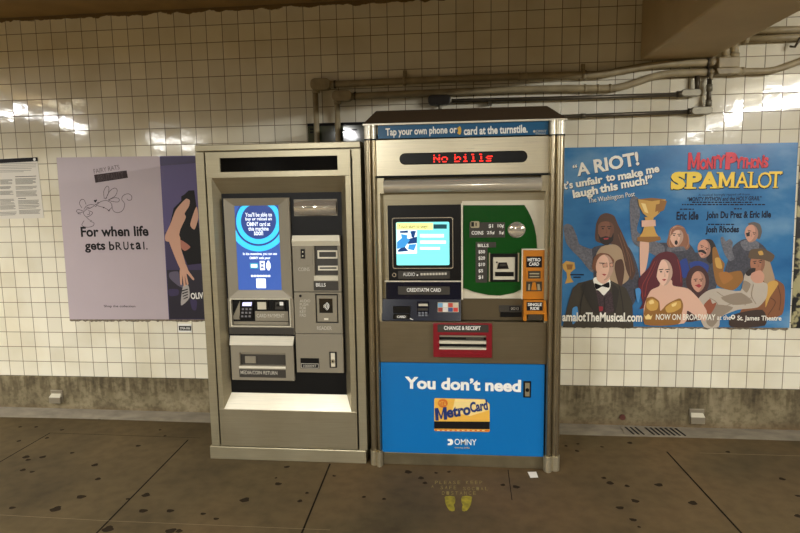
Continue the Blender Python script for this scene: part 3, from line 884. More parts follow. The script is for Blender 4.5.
b = MB(); b.prism(rrect(R(398, 270.9, 449.8, 278.7, BY), .004), BY - .002, BY, M_GREYD); ap = b.build('audio_plate', Mv)
b = MB(); b.text('AUDIO', R(403, 272.5, 415, 276, BY), BY - .0028, M_WHITE); b.flat(PX(ell(417.4, 275, .9, .9, 10), BY), BY - .0028, M_WHITE)
for k in range(9):
    b.slab(R(420.5 + k * 3, 273 - k * .06, 422.7 + k * 3, 275.3 - k * .06, BY), BY - .0026, BY, M_FAINT)
b.build('lettering', ap)
b = MB(); b.prism(PX(ell(394.3, 274.9, 2.1, 2.1, 16), BY), BY - .003, BY, M_CHROME); b.prism(PX(ell(394.3, 274.9, 1.4, 1.4, 14), BY), BY - .0035, BY - .003, M_BLACK); b.build('audio_jack', Mv)
# chrome dividers
b = MB(); b.slab(R(384.5, 280.8, 461.2, 282, BY), BY + .002, IY, M_SHELF); b.slab(R(461.1, 203.5, 463, 300, BY), BY + .004, IY, M_SHELF); b.build('divider_strip', Mv)
# --- navy card panel
M_NAVY = mat('navy_panel', (5, 9, 30), 0.22, spec=0.35)
cz = R(385.8, 282, 461, 299.5, BY)
b = MB(); b.slab(cz, BY, IY, M_NAVY)
zl = W(420, 320.6, FY).z; zu = cz[2]
lx0, lx1 = W(381.7, 310, FY).x, W(461, 310, FY).x
vs = [(lx0, BY, zu), (lx1, BY, zu), (lx1, FY - .004, zl), (lx0, FY - .004, zl), (lx0, IY, zu), (lx1, IY, zu), (lx1, IY, zl), (lx0, IY, zl)]
b.add(vs, [(3, 2, 1, 0), (4, 5, 6, 7), (0, 1, 5, 4), (2, 3, 7, 6), (1, 2, 6, 5), (3, 0, 4, 7)], M_NAVY)
b.build('card_panel', Mv, fix=True)
b = MB(); b.prism(rrect(R(398, 286.4, 449.8, 294.6, BY), .004), BY - .002, BY, M_GREYD); cpl = b.build('card_plate', Mv)
b = MB(); b.text('CREDIT/ATM CARD', R(406.8, 288, 441, 291.8, BY), BY - .0028, M_WHITE, bold=0.02); b.build('lettering', cpl)
def slope(y):
    """depth of the sloping navy face at photo row y"""
    t = (y - 299.5) / (320.6 - 299.5)
    return BY + (FY - .004 - BY) * max(0, min(1, t))
SYc = slope(309) - .006
b = MB(); b.slab(R(393, 306.3, 410.5, 313.2, SYc), SYc, IY, M_BLACK); b.prism(rrect(R(393.2, 313.6, 410, 318.7, slope(317)), .006), slope(318) - .010, IY, M_BLACK)
b.prism(rrect(R(396, 314.6, 407, 317.8, slope(317)), .004), slope(318) - .012, slope(318) - .010, M_GREYD); b.text('CARD', R(397.3, 315, 405.8, 317.4, slope(317)), slope(318) - .0135, M_WHITE, bold=0.02)
b.flat(PX([(410.4, 317.6), (413.6, 319.4), (412.8, 319.8), (409.9, 318.6)], slope(318)), slope(319) - .006, M_WHITE)
b.build('card_slot', Mv)
b = MB(); b.slab(R(417, 302, 428.8, 319, SYc), SYc, IY, M_NAVY); b.slab(R(418.6, 303.7, 427.7, 306, SYc), SYc - .002, SYc, M_GREYL); b.slab(R(417.8, 308, 428, 310.6, SYc), SYc - .002, SYc, M_GREYD); kp = b.build('keypad', Mv)
for r_ in range(3):
    for c_ in range(3):
        b = MB(); b.slab(R(418.2 + c_ * 3.4, 312 + r_ * 2.4, 420.6 + c_ * 3.4, 313.7 + r_ * 2.4, SYc), SYc - .002, SYc, mat('key_steel', (120, 124, 132), 0.4, 0.3)); b.build('key', kp)
b = MB(); cols = [(120, 170, 205), (225, 225, 220), (190, 70, 55), (205, 190, 165), (150, 60, 50), (215, 210, 205), (60, 80, 130), (210, 60, 50)]
b.slab(R(437.6, 302.6, 458.6, 312.2, SYc), SYc, IY, M_GREYL)
for k in range(4):
    for j in range(2):
        b.slab(R(438 + k * 5.1, 303 + j * 4.6, 442.6 + k * 5.1, 307.1 + j * 4.6, SYc), SYc - .001, SYc, mat('sticker_%d' % (k + 4 * j), cols[k + 4 * j], 0.5))
o = b.build('card_stickers', Mv); o['label'] = 'row of small coloured payment stickers'
# --- green money panel
M_GREEN = mat('green_panel', (6, 70, 18), 0.22, spec=0.35)
GY = IY - .014
gp = [(463.2, 205.2), (524.5, 205), (528.5, 211.5), (532, 219), (534.6, 227), (536.3, 236), (537, 246), (537, 252), (535.5, 268), (532, 280), (524.5, 288), (514, 293), (500, 295.6), (488, 295), (474, 292), (463.2, 288)]
b = MB(); b.prism(PX(gp, GY), GY, IY - .004, M_GREEN); gr = b.build('money_panel', Mv, bevel=0.0015); gr['label'] = 'green money panel with curved right edge'
b = MB()
b.prism(rrect(R(469.4, 222.5, 505, 237.4, GY), .003), GY - .0016, GY, M_GREYD); pc = b.build('coin_plate', Mv)
b = MB(); b.text('$1', R(488.6, 224, 493, 228.2, GY), GY - .0024, M_WHITE, bold=.02); b.text('10¢', R(497.6, 224, 504, 228.2, GY), GY - .0024, M_WHITE, bold=.02)
b.text('COINS', R(471.6, 231, 483.4, 234.6, GY), GY - .0024, M_WHITE, bold=.02); b.text('25¢', R(486.8, 231, 494.6, 234.8, GY), GY - .0024, M_WHITE, bold=.02); b.text('5¢', R(499, 231, 504, 234.8, GY), GY - .0024, M_WHITE, bold=.02)
b.build('lettering', pc)
b = MB(); b.prism(rrect(R(470.5, 221.2, 479.4, 227.8, GY), .008), GY - .006, GY, M_STEEL); b.slab(R(471.2, 222, 474, 226.5, GY), GY - .0066, GY, M_BLACK); b.slab(R(475.5, 222.6, 476.6, 226, GY), GY - .0066, GY, M_BLACK); b.build('coin_slot', Mv)
b = MB(); b.prism(rrect(R(475.6, 242, 487.4, 282.5, GY), .003), GY - .0014, GY, M_GREYD); b.slab(R(475.8, 242.2, 496, 247.4, GY), GY - .0015, GY, M_GREYD); pb = b.build('bill_plate', Mv)
b = MB(); b.text('BILLS', R(477.8, 243.8, 488.6, 247, GY), GY - .0022, M_WHITE, bold=.02)
for k, s in enumerate(('$50', '$20', '$10', '$5', '$1')):
    b.text(s, R(478.4, 250 + k * 6.35, 478.4 + (6.6 if len(s) == 3 else 4.6), 253.8 + k * 6.35, GY), GY - .0022, M_WHITE, bold=.02)
b.build('lettering', pb)
b = MB(); b.frame(R(490, 253.6, 517.5, 281.4, GY), R(493, 257, 514.8, 279.5, GY), GY - .010, GY, M_BLACK); bs = b.build('bill_acceptor', Mv, bevel=0.001)
b = MB(); b.slab(R(493, 257, 514.8, 279.5, GY), GY - .004, GY, M_GREYL); b.prism(PX([(498.5, 262.4), (506.5, 262.2), (508.8, 268.6), (496.8, 268.8)], GY), GY - .008, GY - .004, M_BLACK)
b.prism(PX([(500, 263.6), (505.4, 263.4), (506, 265.8), (499.6, 265.9)], GY), GY - .0085, GY - .008, M_GREYD); b.slab(R(495, 271.8, 513.6, 276.2, GY), GY - .0055, GY - .004, M_BLACK); b.slab(R(496, 261.4, 497.6, 263, GY), GY - .005, GY, M_BLACK); b.build('bill_mouth', bs)
for q0, q1 in ((488.9, 490), (517.5, 518.9)):
    b = MB(); b.slab(R(q0, 252.8, q1, 281.4, GY), GY - .008, GY, M_STEEL); b.build('acceptor_rail', Mv)
# small dome mirror
b = MB(); c0 = W(516.6, 229.9, GY); rad = 0.048; vs = [(c0.x, GY - .014, c0.z)]; n = 24
for j in range(1, 6):
    a = j / 5 * math.pi / 2
    vs += [(c0.x + rad * math.sin(a) * math.cos(2 * math.pi * k / n), GY - .014 * math.cos(a), c0.z + .92 * rad * math.sin(a) * math.sin(2 * math.pi * k / n)) for k in range(n)]
fs = [(0, 1 + k, 1 + (k + 1) % n) for k in range(n)]
for j in range(4):
    fs += [(1 + j * n + k, 1 + (j + 1) * n + k, 1 + (j + 1) * n + (k + 1) % n, 1 + j * n + (k + 1) % n) for k in range(n)]
b.add(vs, fs, M_CHROME, True); b.build('dome_mirror', Mv, fix=True)
# --- orange ticket chute
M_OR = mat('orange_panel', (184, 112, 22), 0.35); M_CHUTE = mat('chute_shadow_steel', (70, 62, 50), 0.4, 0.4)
OY = IY - .042
b = MB(); ou = R(523, 250, 547, 299.3, OY); b.slab(ou, OY, IY, M_OR); och = b.build('ticket_chute', Mv, bevel=0.002); och['label'] = 'orange ticket chute column'
b = MB(); b.box(ou[0] - .006, ou[0], OY - .001, IY, ou[2], ou[3] + .006, M_SHELF); b.box(ou[0] - .006, ou[1] + .004, OY - .002, IY, ou[3], ou[3] + .006, M_SHELF); b.build('chute_edge', Mv)
for (x0, y0, x1, y1, s) in ((526.3, 256.4, 541.8, 267.4, ('METRO', 'CARD')),):
    b = MB(); b.slab(R(x0, y0, x1, y1, OY), OY - .002, OY, M_INK); p_ = b.build('label_plate', Mv)
    b = MB()
    b.text(s[0], R(527.6, 258, 540.3, 261.4, OY), OY - .003, M_WHITE, bold=.02); b.text(s[1], R(529, 262.3, 539, 265.7, OY), OY - .003, M_WHITE, bold=.02); b.build('lettering', p_)
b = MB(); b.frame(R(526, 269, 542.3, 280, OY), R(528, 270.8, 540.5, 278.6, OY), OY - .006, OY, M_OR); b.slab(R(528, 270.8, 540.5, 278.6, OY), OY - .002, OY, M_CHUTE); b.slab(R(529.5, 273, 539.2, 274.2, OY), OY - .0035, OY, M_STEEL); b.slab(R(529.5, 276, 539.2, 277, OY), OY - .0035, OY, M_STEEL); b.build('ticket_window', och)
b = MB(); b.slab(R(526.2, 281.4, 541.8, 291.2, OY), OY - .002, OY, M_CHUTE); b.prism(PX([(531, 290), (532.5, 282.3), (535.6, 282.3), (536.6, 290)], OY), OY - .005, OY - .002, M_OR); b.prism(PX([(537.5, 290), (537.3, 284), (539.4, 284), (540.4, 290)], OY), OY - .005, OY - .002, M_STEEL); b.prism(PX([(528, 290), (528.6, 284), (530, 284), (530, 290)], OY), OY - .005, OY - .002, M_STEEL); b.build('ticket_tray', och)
ol = R(523.2, 300.4, 546.8, 321.5, FY)
b = MB(); OL = FY - .012
b.slab(R(524, 300.4, 545.8, 314.5, OL), OL, IY, M_OR)
b.prism(PX([(524, 300.4), (526.2, 300.4), (526.6, 321), (523.4, 321)], OL), OL - .004, IY, M_OR); b.prism(PX([(543.6, 300.4), (545.8, 300.4), (547.4, 321), (544.2, 321)], OL), OL - .004, IY, M_OR)
sgl = b.build('single_ride_chute', Mv, bevel=0.0015)
b = MB(); b.slab(R(526.8, 302, 542.6, 310.6, OL), OL - .002, OL, M_INK); p_ = b.build('label_plate', Mv)
b = MB(); b.text('SINGLE', R(527.8, 302.9, 541.6, 305.9, OL), OL - .003, M_WHITE, bold=.02); b.text('RIDE', R(530.3, 306.8, 539.2, 309.7, OL), OL - .003, M_WHITE, bold=.02); b.build('lettering', p_)
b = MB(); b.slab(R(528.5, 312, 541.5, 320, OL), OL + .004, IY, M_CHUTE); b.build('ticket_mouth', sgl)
# receipt slot on the brown ledge
b = MB(); b.slab(R(461.5, 299.8, 523, 322, FY), IY - .012, IY, mat('brown_ledge', (96, 84, 62), 0.4, 0.5)); b.build('ledge_plate', Mv)
RY = IY - .012
b = MB(); b.slab(R(499, 305.2, 521.5, 312, RY), RY - .002, RY, M_GREYD); b.slab(R(500.2, 312, 521.5, 317, RY), RY - .004, RY, M_BLACK); b.slab(R(509.3, 306.3, 520, 310.6, RY), RY - .0032, RY, M_INK); rc = b.build('receipt_slot', Mv)
b = MB(); b.text('00212', R(511, 307.2, 518.6, 309.8, RY), RY - .004, M_FAINT); b.build('lettering', rc)
# --- red change tray
M_RED = mat('red_tray', (126, 18, 30), 0.28)
TY = FY - .016
to_ = R(433, 323.2, 492, 358, TY); ti_ = R(439.2, 335.2, 486.3, 349.6, TY)
b = MB(); b.frame(to_, ti_, TY, FY + .01, M_RED); rt = b.build('change_tray', Mv, bevel=0.003); rt['label'] = 'red change and receipt tray'
b = MB(); b.slab((ti_[0] - .004, ti_[1] + .004, ti_[2] - .004, ti_[3] + .004), FY + .012, FY + .03, M_DARK); b.slab(R(439.2, 335.2, 486.3, 337.8, TY), FY - .006, FY + .012, M_GREYP); b.slab(R(466, 336.5, 484, 341, TY), FY, FY + .012, M_GREYD); b.build('tray_inside', rt)
b = MB(); b.slab(R(439.2, 341, 486.3, 344.2, TY), TY + .002, FY + .012, M_CREAM); b.slab(R(439.2, 347.6, 486.3, 349.8, TY), TY - .002, FY + .012, M_CREAM); b.build('tray_flap', rt)
b = MB(); b.slab(R(441.5, 352.8, 484.5, 355.2, TY), TY - .004, TY, M_RED); b.build('tray_lip', rt, bevel=0.001)
b = MB(); b.prism(rrect(R(437.5, 324.4, 488.6, 332.4, TY), .004), TY - .002, TY, M_GREYD); p_ = b.build('label_plate', Mv)
b = MB(); b.text('CHANGE & RECEIPT', R(444, 325.8, 480.6, 330, TY), TY - .003, M_WHITE, bold=.02); b.build('lettering', p_)
# --- blue poster
M_AD = mat('blue_poster', (0, 106, 174), 0.35)
ad = (IX0 + .002, IX1 - .006, 0.076, 0.603); AY = FY - .001
b = MB(); b.slab(ad, AY, FY + .02, M_AD); adp = b.build('poster_panel', Mv); adp['label'] = 'large bright blue poster panel'
b = MB(); b.text('You don’t need', R(404.6, 377, 521, 391.6, AY), AY - .0006, M_WHITE, bold=0.04, rot=-0.012); 
b.text('OMNY', R(454.5, 438.7, 476.5, 445.4, AY), AY - .0006, M_WHITE, bold=0.005)
b.prism(PX([(447.7, 439) , (450, 439)] + ell(450.2, 442, 3, 3.2, 12, 0, -90, 90) + [(447.7, 445.2), (447.7, 443.6), (450, 443), (450, 441.4), (447.7, 440.9)], AY), AY - .0006, AY, M_WHITE)
b.text('omny.info', R(454.6, 446.4, 469.8, 449.2, AY), AY - .0006, M_YEL)
b.build('lettering', adp)
b = MB(); M_CARD = mat('card_yellow', (232, 178, 74), 0.4); M_CARDL = mat('card_pale_yellow', (240, 214, 140), 0.4); M_CNAVY = mat('card_navy', (24, 48, 110), 0.4); M_CARDO = mat('card_orange', (206, 110, 40), 0.4)
b.flat(PX([(434.2, 399), (435.2, 398), (484.5, 399.2), (489.6, 404.2), (489.8, 431), (488.8, 432), (435, 431), (434.2, 430)], AY), AY - .0006, M_CARD)
b.flat(PX([(455, 399), (484.5, 399.6), (489, 404.2), (489.2, 410), (470, 416), (452, 412)], AY), AY - .0009, M_CARDL)
b.flat(PX([(434.2, 421.2), (489.7, 421.6), (489.7, 429.2), (434.2, 428.6)], AY), AY - .0011, M_INK)
b.flat(PX([(434.6, 429), (489.7, 429.6), (489.4, 431.6), (435, 430.9)], AY), AY - .001, M_CARDO)
b.flat(PX(ell(442.8, 403.2, 5, 4.4, 18), AY), AY - .0012, M_CARDO)
b.text('MTA', R(438.8, 401.2, 446.2, 405.8, AY), AY - .0015, M_CARD)
b.text('M', R(434.4, 407.4, 447.6, 420.2, AY), AY - .0015, M_CNAVY, bold=.035, rot=0.14, shear=.1); b.text('etro', R(446.4, 405.8, 470.6, 416.8, AY), AY - .0015, M_CNAVY, bold=.04, rot=0.18, shear=.1); b.text('Card', R(469.8, 400.6, 488, 411.6, AY), AY - .0015, M_CNAVY, bold=.04, rot=0.2, shear=.1)
for k in range(10):
    b.flat(PX([(437 + k * 5, 429.8), (439.6 + k * 5, 429.8), (439.6 + k * 5, 430.8), (437 + k * 5, 430.8)], AY), AY - .0014, M_CARDL)
b.build('card_picture', adp)
b = MB(); b.slab(R(523.4, 381, 530.8, 397.4, AY), AY - .003, AY, M_BLACK); lk = b.build('lock', Mv)
b = MB(); b.slab(R(525, 382.6, 529.4, 396, AY), AY - .006, AY - .003, M_STEEL); b.prism(PX(ell(527.2, 389.6, 1.9, 1.9, 14), AY), AY - .0085, AY - .006, M_BLACK); b.build('lock_barrel', lk)

# ================================================================== posters on the wall
def wall_thing(name, label, cat, px, y=0.0, group=None):
    p = W(*px, 0); return thing(name, label, cat, (p.x, y, p.z), group)


def flats(b, pts, y, m):
    b.flat(PX(pts, y), y, m)


# --- lilac poster on the left
P1 = wall_thing('poster', 'lilac poster with line drawing beside a purple photo strip, left of the machines', 'poster', (115, 320))
PY = -0.006
M_LIL = mat('lilac_paper', (184, 170, 175), 0.45, noise=0.03, nscale=3)
b = MB(); b.prism(PX([(57, 157.6), (160, 156.2), (169.3, 319.2), (70.2, 319.2), (64.5, 250)], 0), PY, -.0003, M_LIL); b.build('paper_sheet', P1)
M_PUR = mat('purple_print', (84, 72, 120), 0.4); M_PURD = mat('dusk_print', (58, 48, 84), 0.4); M_NIGHT = mat('night_print', (34, 30, 44), 0.4)
SKIN_RGB = {}
def skin(n, c):
    SKIN_RGB['print_skin_' + n] = c
    return mat('print_skin_' + n, c, 0.5)
S1 = skin('tan', (206, 158, 132)); M_DRESS = mat('black_cloth_print', (14, 11, 12), 0.55, spec=.3)
b = MB(); b.prism(PX([(160, 156.2), (200, 155.6), (209, 319.2), (169.3, 319.2)], 0), PY, -.0003, M_PUR); ps = b.build('photo_strip', P1); ps['label'] = 'purple photo strip of a person in black'
b = MB(); L = -0.0064
def q(o, s): return lambda pts: [(o[0] + x / s, o[1] + y / s) for x, y in pts]
a = q((150, 150), 5.92); c = q((150, 235), 5.33)
flats(b, [(160, 157), (196, 156.4), (196.4, 163), (160.5, 166)], L, M_PURD)
flats(b, [(164.6, 232), (205, 232), (209, 319), (169.3, 319)], L, M_PURD)
flats(b, [(166.6, 270), (206.5, 270), (209, 319), (169.5, 319)], L - .0003, M_NIGHT)
flats(b, a([(185, 275), (205, 262), (228, 240), (262, 238), (270, 300), (276, 340), (300, 540), (170, 540), (112, 470), (140, 345), (185, 300)]), L - .0006, M_DRESS)
flats(b, c([(150, 0), (285, 0), (290, 150), (200, 160), (160, 60)]), L - .0007, M_DRESS)
flats(b, smooth(a([(215, 288), (236, 300), (230, 335), (205, 375), (212, 400), (180, 470), (160, 540), (95, 540), (90, 505), (120, 440), (150, 360), (185, 315)])), L - .0009, S1)
flats(b, smooth(a([(274, 335), (286, 400), (264, 470), (238, 440)])), L - .0009, S1)
flats(b, smooth(c([(93, 0), (156, 0), (165, 70), (190, 160), (165, 185), (130, 110)])), L - .0011, S1)
flats(b, smooth(c([(160, 25), (195, 45), (215, 65), (185, 85), (160, 60)])), L - .0009, mat('print_lip', (176, 110, 90), .5))
for f in ([(165, 165), (190, 155), (205, 190), (235, 232), (228, 240), (195, 205), (205, 260), (196, 264), (185, 215), (190, 268), (180, 272), (172, 215), (170, 262), (162, 262), (158, 200)],):
    flats(b, smooth(c(f)), L - .0012, S1)
for f, m in (([(105, 200), (150, 195), (160, 240), (190, 285), (150, 270), (105, 230)], mat('denim_print', (92, 84, 104), .5)), ([(175, 275), (205, 270), (210, 335), (165, 375)], mat('pale_denim_print', (170, 164, 160), .5)),
             ([(100, 290), (150, 290), (150, 320), (105, 325)], M_PURD), ([(215, 345), (250, 350), (245, 400), (225, 395)], M_PURD)):
    flats(b, smooth(c(f)), L - .0010, m)
for k in range(4):
    flats(b, c([(168 + k * 4, 296 + k * 14), (200, 286 + k * 14), (203, 291 + k * 14), (168 + k * 3, 302 + k * 14)]), L - .0013, M_DRESS)
b.build('printed_person', ps)
b = MB(); b.text('OLIV', R(191, 292.4, 204, 298.8, 0), L - .0015, M_WHITE, bold=.03, rot=.06); b.build('lettering', ps)
b = MB()
b.text('For when life', R(80.9, 226.4, 149.3, 236.2, 0), PY - .0005, M_INK, bold=.03, rot=0.005)
b.text('gets', R(85, 242, 106.3, 252.6, 0), PY - .0005, M_INK, bold=.03)
for ch, x0, x1, y0, y1, bo in (('b', 109.2, 115.2, 241.3, 250.2, .02), ('R', 115.8, 122.6, 242, 249.8, .015), ('U', 123.6, 129.4, 241.6, 249.8, .02), ('t', 130.2, 135, 242.2, 249.6, .025), ('a', 136, 141.8, 242.2, 249.4, .03), ('l', 143.4, 145.2, 241.6, 249.4, .01), ('.', 146.6, 148.2, 248, 249.6, .02)):
    b.text(ch, R(x0, y0, x1, y1, 0), PY - .0005, M_INK, bold=bo)
b.text('Shop the collection', R(104.4, 304.8, 136, 307.8, 0), PY - .0005, M_INK, bold=.01)
b.text('FAIRY RATS', R(93.8, 167.2, 120.3, 171.2, 0), PY - .0005, mat('pencil_print', (96, 84, 84), .6), rot=.14)
b.build('lettering', P1)
b = MB(); M_MAR = mat('maroon_print', (44, 24, 26), 0.55, spec=.3)
flats(b, [(94, 174.8), (126.6, 170.4), (128, 177.8), (95.4, 182.8)], PY - .0005, M_MAR)
b.text('BRUTALITY', R(98, 173.8, 124.6, 179.4, 0), PY - .0009, mat('maroon_letter', (66, 44, 44), .5), rot=.14)
b.build('maroon_tab', P1)
b = MB(); M_PEN = mat('pen_line', (70, 58, 62), .6)
d = q((70, 160), 8.89)
lines = [[(310, 345), (305, 280), (330, 235), (350, 245), (345, 300), (320, 345)], [(325, 345), (355, 280), (400, 250), (425, 270), (405, 320), (345, 355)], [(350, 355), (400, 335), (440, 345), (435, 372), (380, 368), (350, 358)],
         [(245, 395), (280, 370), (330, 360), (370, 385), (378, 420), (350, 445)], [(245, 400), (265, 412), (300, 420), (330, 435), (350, 450)], [(375, 400), (390, 450), (430, 468), (475, 445), (490, 390), (465, 350), (480, 315), (520, 300), (552, 320), (550, 352), (525, 358), (510, 345)],
         [(130, 440), (150, 410), (195, 395), (220, 405), (190, 425), (150, 440), (125, 470), (150, 505), (190, 490), (205, 465), (170, 450)], [(110, 425), (90, 385), (105, 352), (130, 355), (148, 395)], [(125, 455), (80, 440), (62, 455), (85, 470), (120, 462)], [(90, 468), (75, 475), (100, 480)], [(150, 505), (175, 530), (200, 540)],
         [(220, 405), (232, 395), (240, 408), (228, 415)], [(240, 398), (250, 380), (262, 376)], [(130, 540), (120, 555), (112, 580), (150, 597), (205, 588), (218, 560), (185, 545)], [(175, 460), (180, 480), (160, 485)], [(150, 430), (165, 420), (185, 432)]]
for ln in lines:
    for qd in stroke(PX(d(spline(ln, 5)), 0), .0035):
        b.flat(qd, PY - .0006, M_PEN)
flats(b, d([(226, 380), (212, 364), (214, 354), (224, 358), (234, 350), (242, 356)]), PY - .0007, M_INK)
flats(b, d(ell(300, 423, 7, 5, 10)), PY - .0007, M_INK); flats(b, d(ell(346, 450, 9, 6, 10)), PY - .0007, M_PEN)
b.build('line_drawing', P1)
# torn glue edge under it
b = MB(); random.seed(3); x = 70.0
top = []; bot = []
while x < 207:
    top.append((x, 318.8)); bot.append((x, 320.4 + random.random() * 1.6)); x += 2.2
b.prism(PX(top + bot[::-1], 0), -0.003, -0.0003, mat('old_glue', (120, 108, 90), .9, noise=.5, nscale=60)); b.build('torn_edge', P1)

# --- printed notice, far left
N1 = wall_thing('notice', 'white two-column printed notice with black header at the far left of the wall', 'notice', (10, 219))
b = MB(); b.prism(PX([(-22, 160.2), (37.4, 157.2), (44.3, 218), (-15, 219.2)], 0), -.004, 0.001, mat('notice_paper', (216, 210, 196), .45)); b.build('paper_sheet', N1)
b = MB(); flats(b, [(-22, 160.3), (37.4, 157.2), (37.9, 161.2), (-21.5, 164.4)], -.0045, M_INK); flats(b, ell(34.4, 159.4, 1.4, 1.5, 12), -.0049, M_WHITE); b.build('header_band', N1)
b = MB(); M_TXT = mat('grey_small_print', (120, 116, 106), .6)
nq = q((0, 150), 7.4)
random.seed(5)
rows = [(0, 270, 100), (0, 268, 112), (0, 265, 126), (0, 235, 138), (0, 230, 152), (0, 175, 162)]
for x0, x1, y in rows:
    flats(b, nq([(x0, y), (x1, y - 3), (x1, y), (x0, y + 3)]), -.0044, M_TXT)
def para(x0, x1, y0, y1, n, slope=.03):
    for k in range(n):
        y = y0 + (y1 - y0) * k / max(1, n - 1); e = x1 - random.random() * 10 if k % 3 != 2 else x1 - 12 - random.random() * 20
        xx = x0 + (y - y0) * .085
        flats(b, nq([(xx, y), (e, y - (e - xx) * slope), (e, y - (e - xx) * slope + 4.2), (xx, y + 4.2)]), -.0044, M_TXT)
para(112, 272, 212, 250, 6); para(115, 274, 270, 288, 3); para(118, 278, 305, 340, 5); para(134, 292, 373, 398, 4); para(137, 296, 410, 430, 3); para(140, 302, 445, 470, 4)
para(0, 92, 220, 250, 5); para(0, 90, 270, 284, 3); para(0, 102, 305, 328, 4); para(0, 112, 365, 400, 5); para(0, 116, 412, 436, 4); para(0, 126, 460, 480, 3)
flats(b, nq([(112, 196), (268, 191), (268, 195), (112, 200)]), -.0046, M_INK); flats(b, nq([(134, 358), (192, 356), (192, 360), (134, 362)]), -.0046, M_INK)
b.build('small_print', N1)

# --- poster half hidden behind the machines
P2 = thing('poster', 'dark glossy poster mostly hidden behind the two machines', 'poster', (-.2, 0, .8))
b = MB(); b.box(-0.966, 0.42, -.006, -.0005, .72, 1.994, mat('dark_green_print', (72, 76, 58), 0.06, noise=.2, nscale=3)); b.build('paper_sheet', P2)
b = MB(); b.box(-0.966, 0.42, -.010, -.0005, 1.985, 2.003, M_INK); b.build('top_edge', P2)
b = MB()
for x0, y0, x1, y1 in ((310, 128.5, 314.5, 130), (310, 131.5, 313.5, 133), (343, 129.5, 346, 131), (352, 129, 357, 130.4)):
    b.slab(R(x0, y0, x1, y1, -.006), -.0068, -.006, M_INK)
b.build('small_print', P2)

# --- blue theatre poster on the right
P3 = wall_thing('poster', 'large sky-blue theatre poster with costumed people and a golden goblet, right of the machines', 'poster', (680, 330))
M_SKY = None
k = NT('sky_blue_print'); tc = k.n('TexCoord'); no = k.noise(tc.outputs['Object'], 2.2, 6, (1, 1, 1.8))
k.l(k.ramp(no, [(0.3, (40, 98, 152)), (0.52, (62, 124, 176)), (0.75, (124, 166, 198))]), k.b.inputs['Base Color']); k.b.inputs['Roughness'].default_value = .22
b = MB(); x0, x1 = 0.44, W(790, 250, 0).x
tl, tr_, br_, bl = (W(560, 149.4, 0), W(797.6, 141, 0), W(788.8, 328, 0), W(560, 325.4, 0))
z0, z1 = (bl.z + br_.z) / 2, (tl.z + tr_.z) / 2
b.prism([(0.44, z0), (br_.x, z0), (tr_.x, z1), (0.44, z1)], -.006, -.0003, k.m); b.build('paper_sheet', P3)
L = -.0064
M_SER = mat('cream_print', (244, 240, 226), .5); M_SHAD = mat('navy_print', (8, 16, 40), .55, spec=.3)
b = MB()
def sh(s, r, bold=0.03, rot=0.0, m=M_SER, dx=.5, dy=.6, shadow=M_SHAD, sb=None, shear=0.0):
    x0, y0, x1, y1 = r
    b.text(s, R(x0 + dx, y0 + dy, x1 + dx, y1 + dy, 0), L - .0003, shadow, bold=bold if sb is None else sb, rot=rot, shear=shear)
    b.text(s, R(x0, y0, x1, y1, 0), L - .0008, m, bold=bold, rot=rot, shear=shear)
def box_words(words, m=M_SER):
    for s, cx, cy, w, h, rot, bo in words:
        sh(s, (cx - w / 2, cy - h / 2, cx + w / 2, cy + h / 2), bo, rot, m)
RT = .165
box_words([('“', 574.6, 166.3, 4.4, 3.2, RT, .03), ('A', 582.8, 168.8, 12.6, 12.6, RT, .03), ('RIOT!', 616, 162.4, 44.6, 13, RT, .035),
           ("It’s", 567, 185.2, 11, 7.6, RT, .03), ('unfair', 589, 181.4, 27, 7.4, RT, .04), ('to', 610.2, 177.6, 9, 7, RT, .04), ('make', 630, 174.4, 25, 7.6, RT, .04), ('me', 652.4, 170.4, 13, 5.4, RT, .04),
           ('laugh', 585.2, 193.2, 25, 10.2, RT, .04), ('this', 608.4, 187.4, 18, 8, RT, .04), ('much!”', 636.4, 181.6, 31.5, 8.4, RT, .04),
           ('The Washington Post', 611.2, 198, 46.5, 5.6, RT * .85, .0)])
b.text('amalotTheMusical.com', R(562, 311.8, 641.4, 321.4, 0), -.0150, M_SER, bold=.03)
b.text('NOW ON BROADWAY', R(655.2, 313.4, 714.2, 319.8, 0), -.0150, M_SER, bold=.02)
b.text('at the', R(716.2, 314.6, 729.8, 319.4, 0), -.0150, M_SER, bold=.01)
flats(b, ell(733, 317, 2.2, 2.4, 14), -.0148, M_SER); flats(b, [(733, 315.4), (734, 316.8), (733, 318.4), (732, 316.8)], -.0152, M_INK)
b.text('St. James Theatre', R(736.4, 315, 780, 321.6, 0), -.0150, M_SER, bold=.02)
b.text('Eric Idle', R(676.3, 211.6, 698, 219.8, 0), L - .0004, M_SHAD, bold=.035); b.text('John Du Prez & Eric Idle', R(706, 211.4, 770.2, 219.8, 0), L - .0004, M_SHAD, bold=.035)
b.text('Josh Rhodes', R(705.3, 226, 738.2, 234.4, 0), L - .0004, M_SHAD, bold=.035)
b.text('“MONTY PYTHON and the HOLY GRAIL”', R(687, 197, 761, 200.4, 0), L - .0004, M_SHAD, bold=.02, shear=.1)
b.text('A musical lovingly ripped off from', R(698, 193.8, 749, 196, 0), L - .0004, M_SHAD)
M_TINY = M_SHAD
for (xa, xb, y) in ((692, 753, 202.3), (682, 765, 204.6), (680, 694, 209.2), (734, 742, 208.8), (708, 735, 224.4)):
    x = xa
    while x < xb:
        w = 1.5 + random.random() * 3
        flats(b, [(x, y - .6), (min(xb, x + w), y - .6), (min(xb, x + w), y + .6), (x, y + .6)], L - .0004, M_TINY); x += w + .8
b.build('lettering', P3)
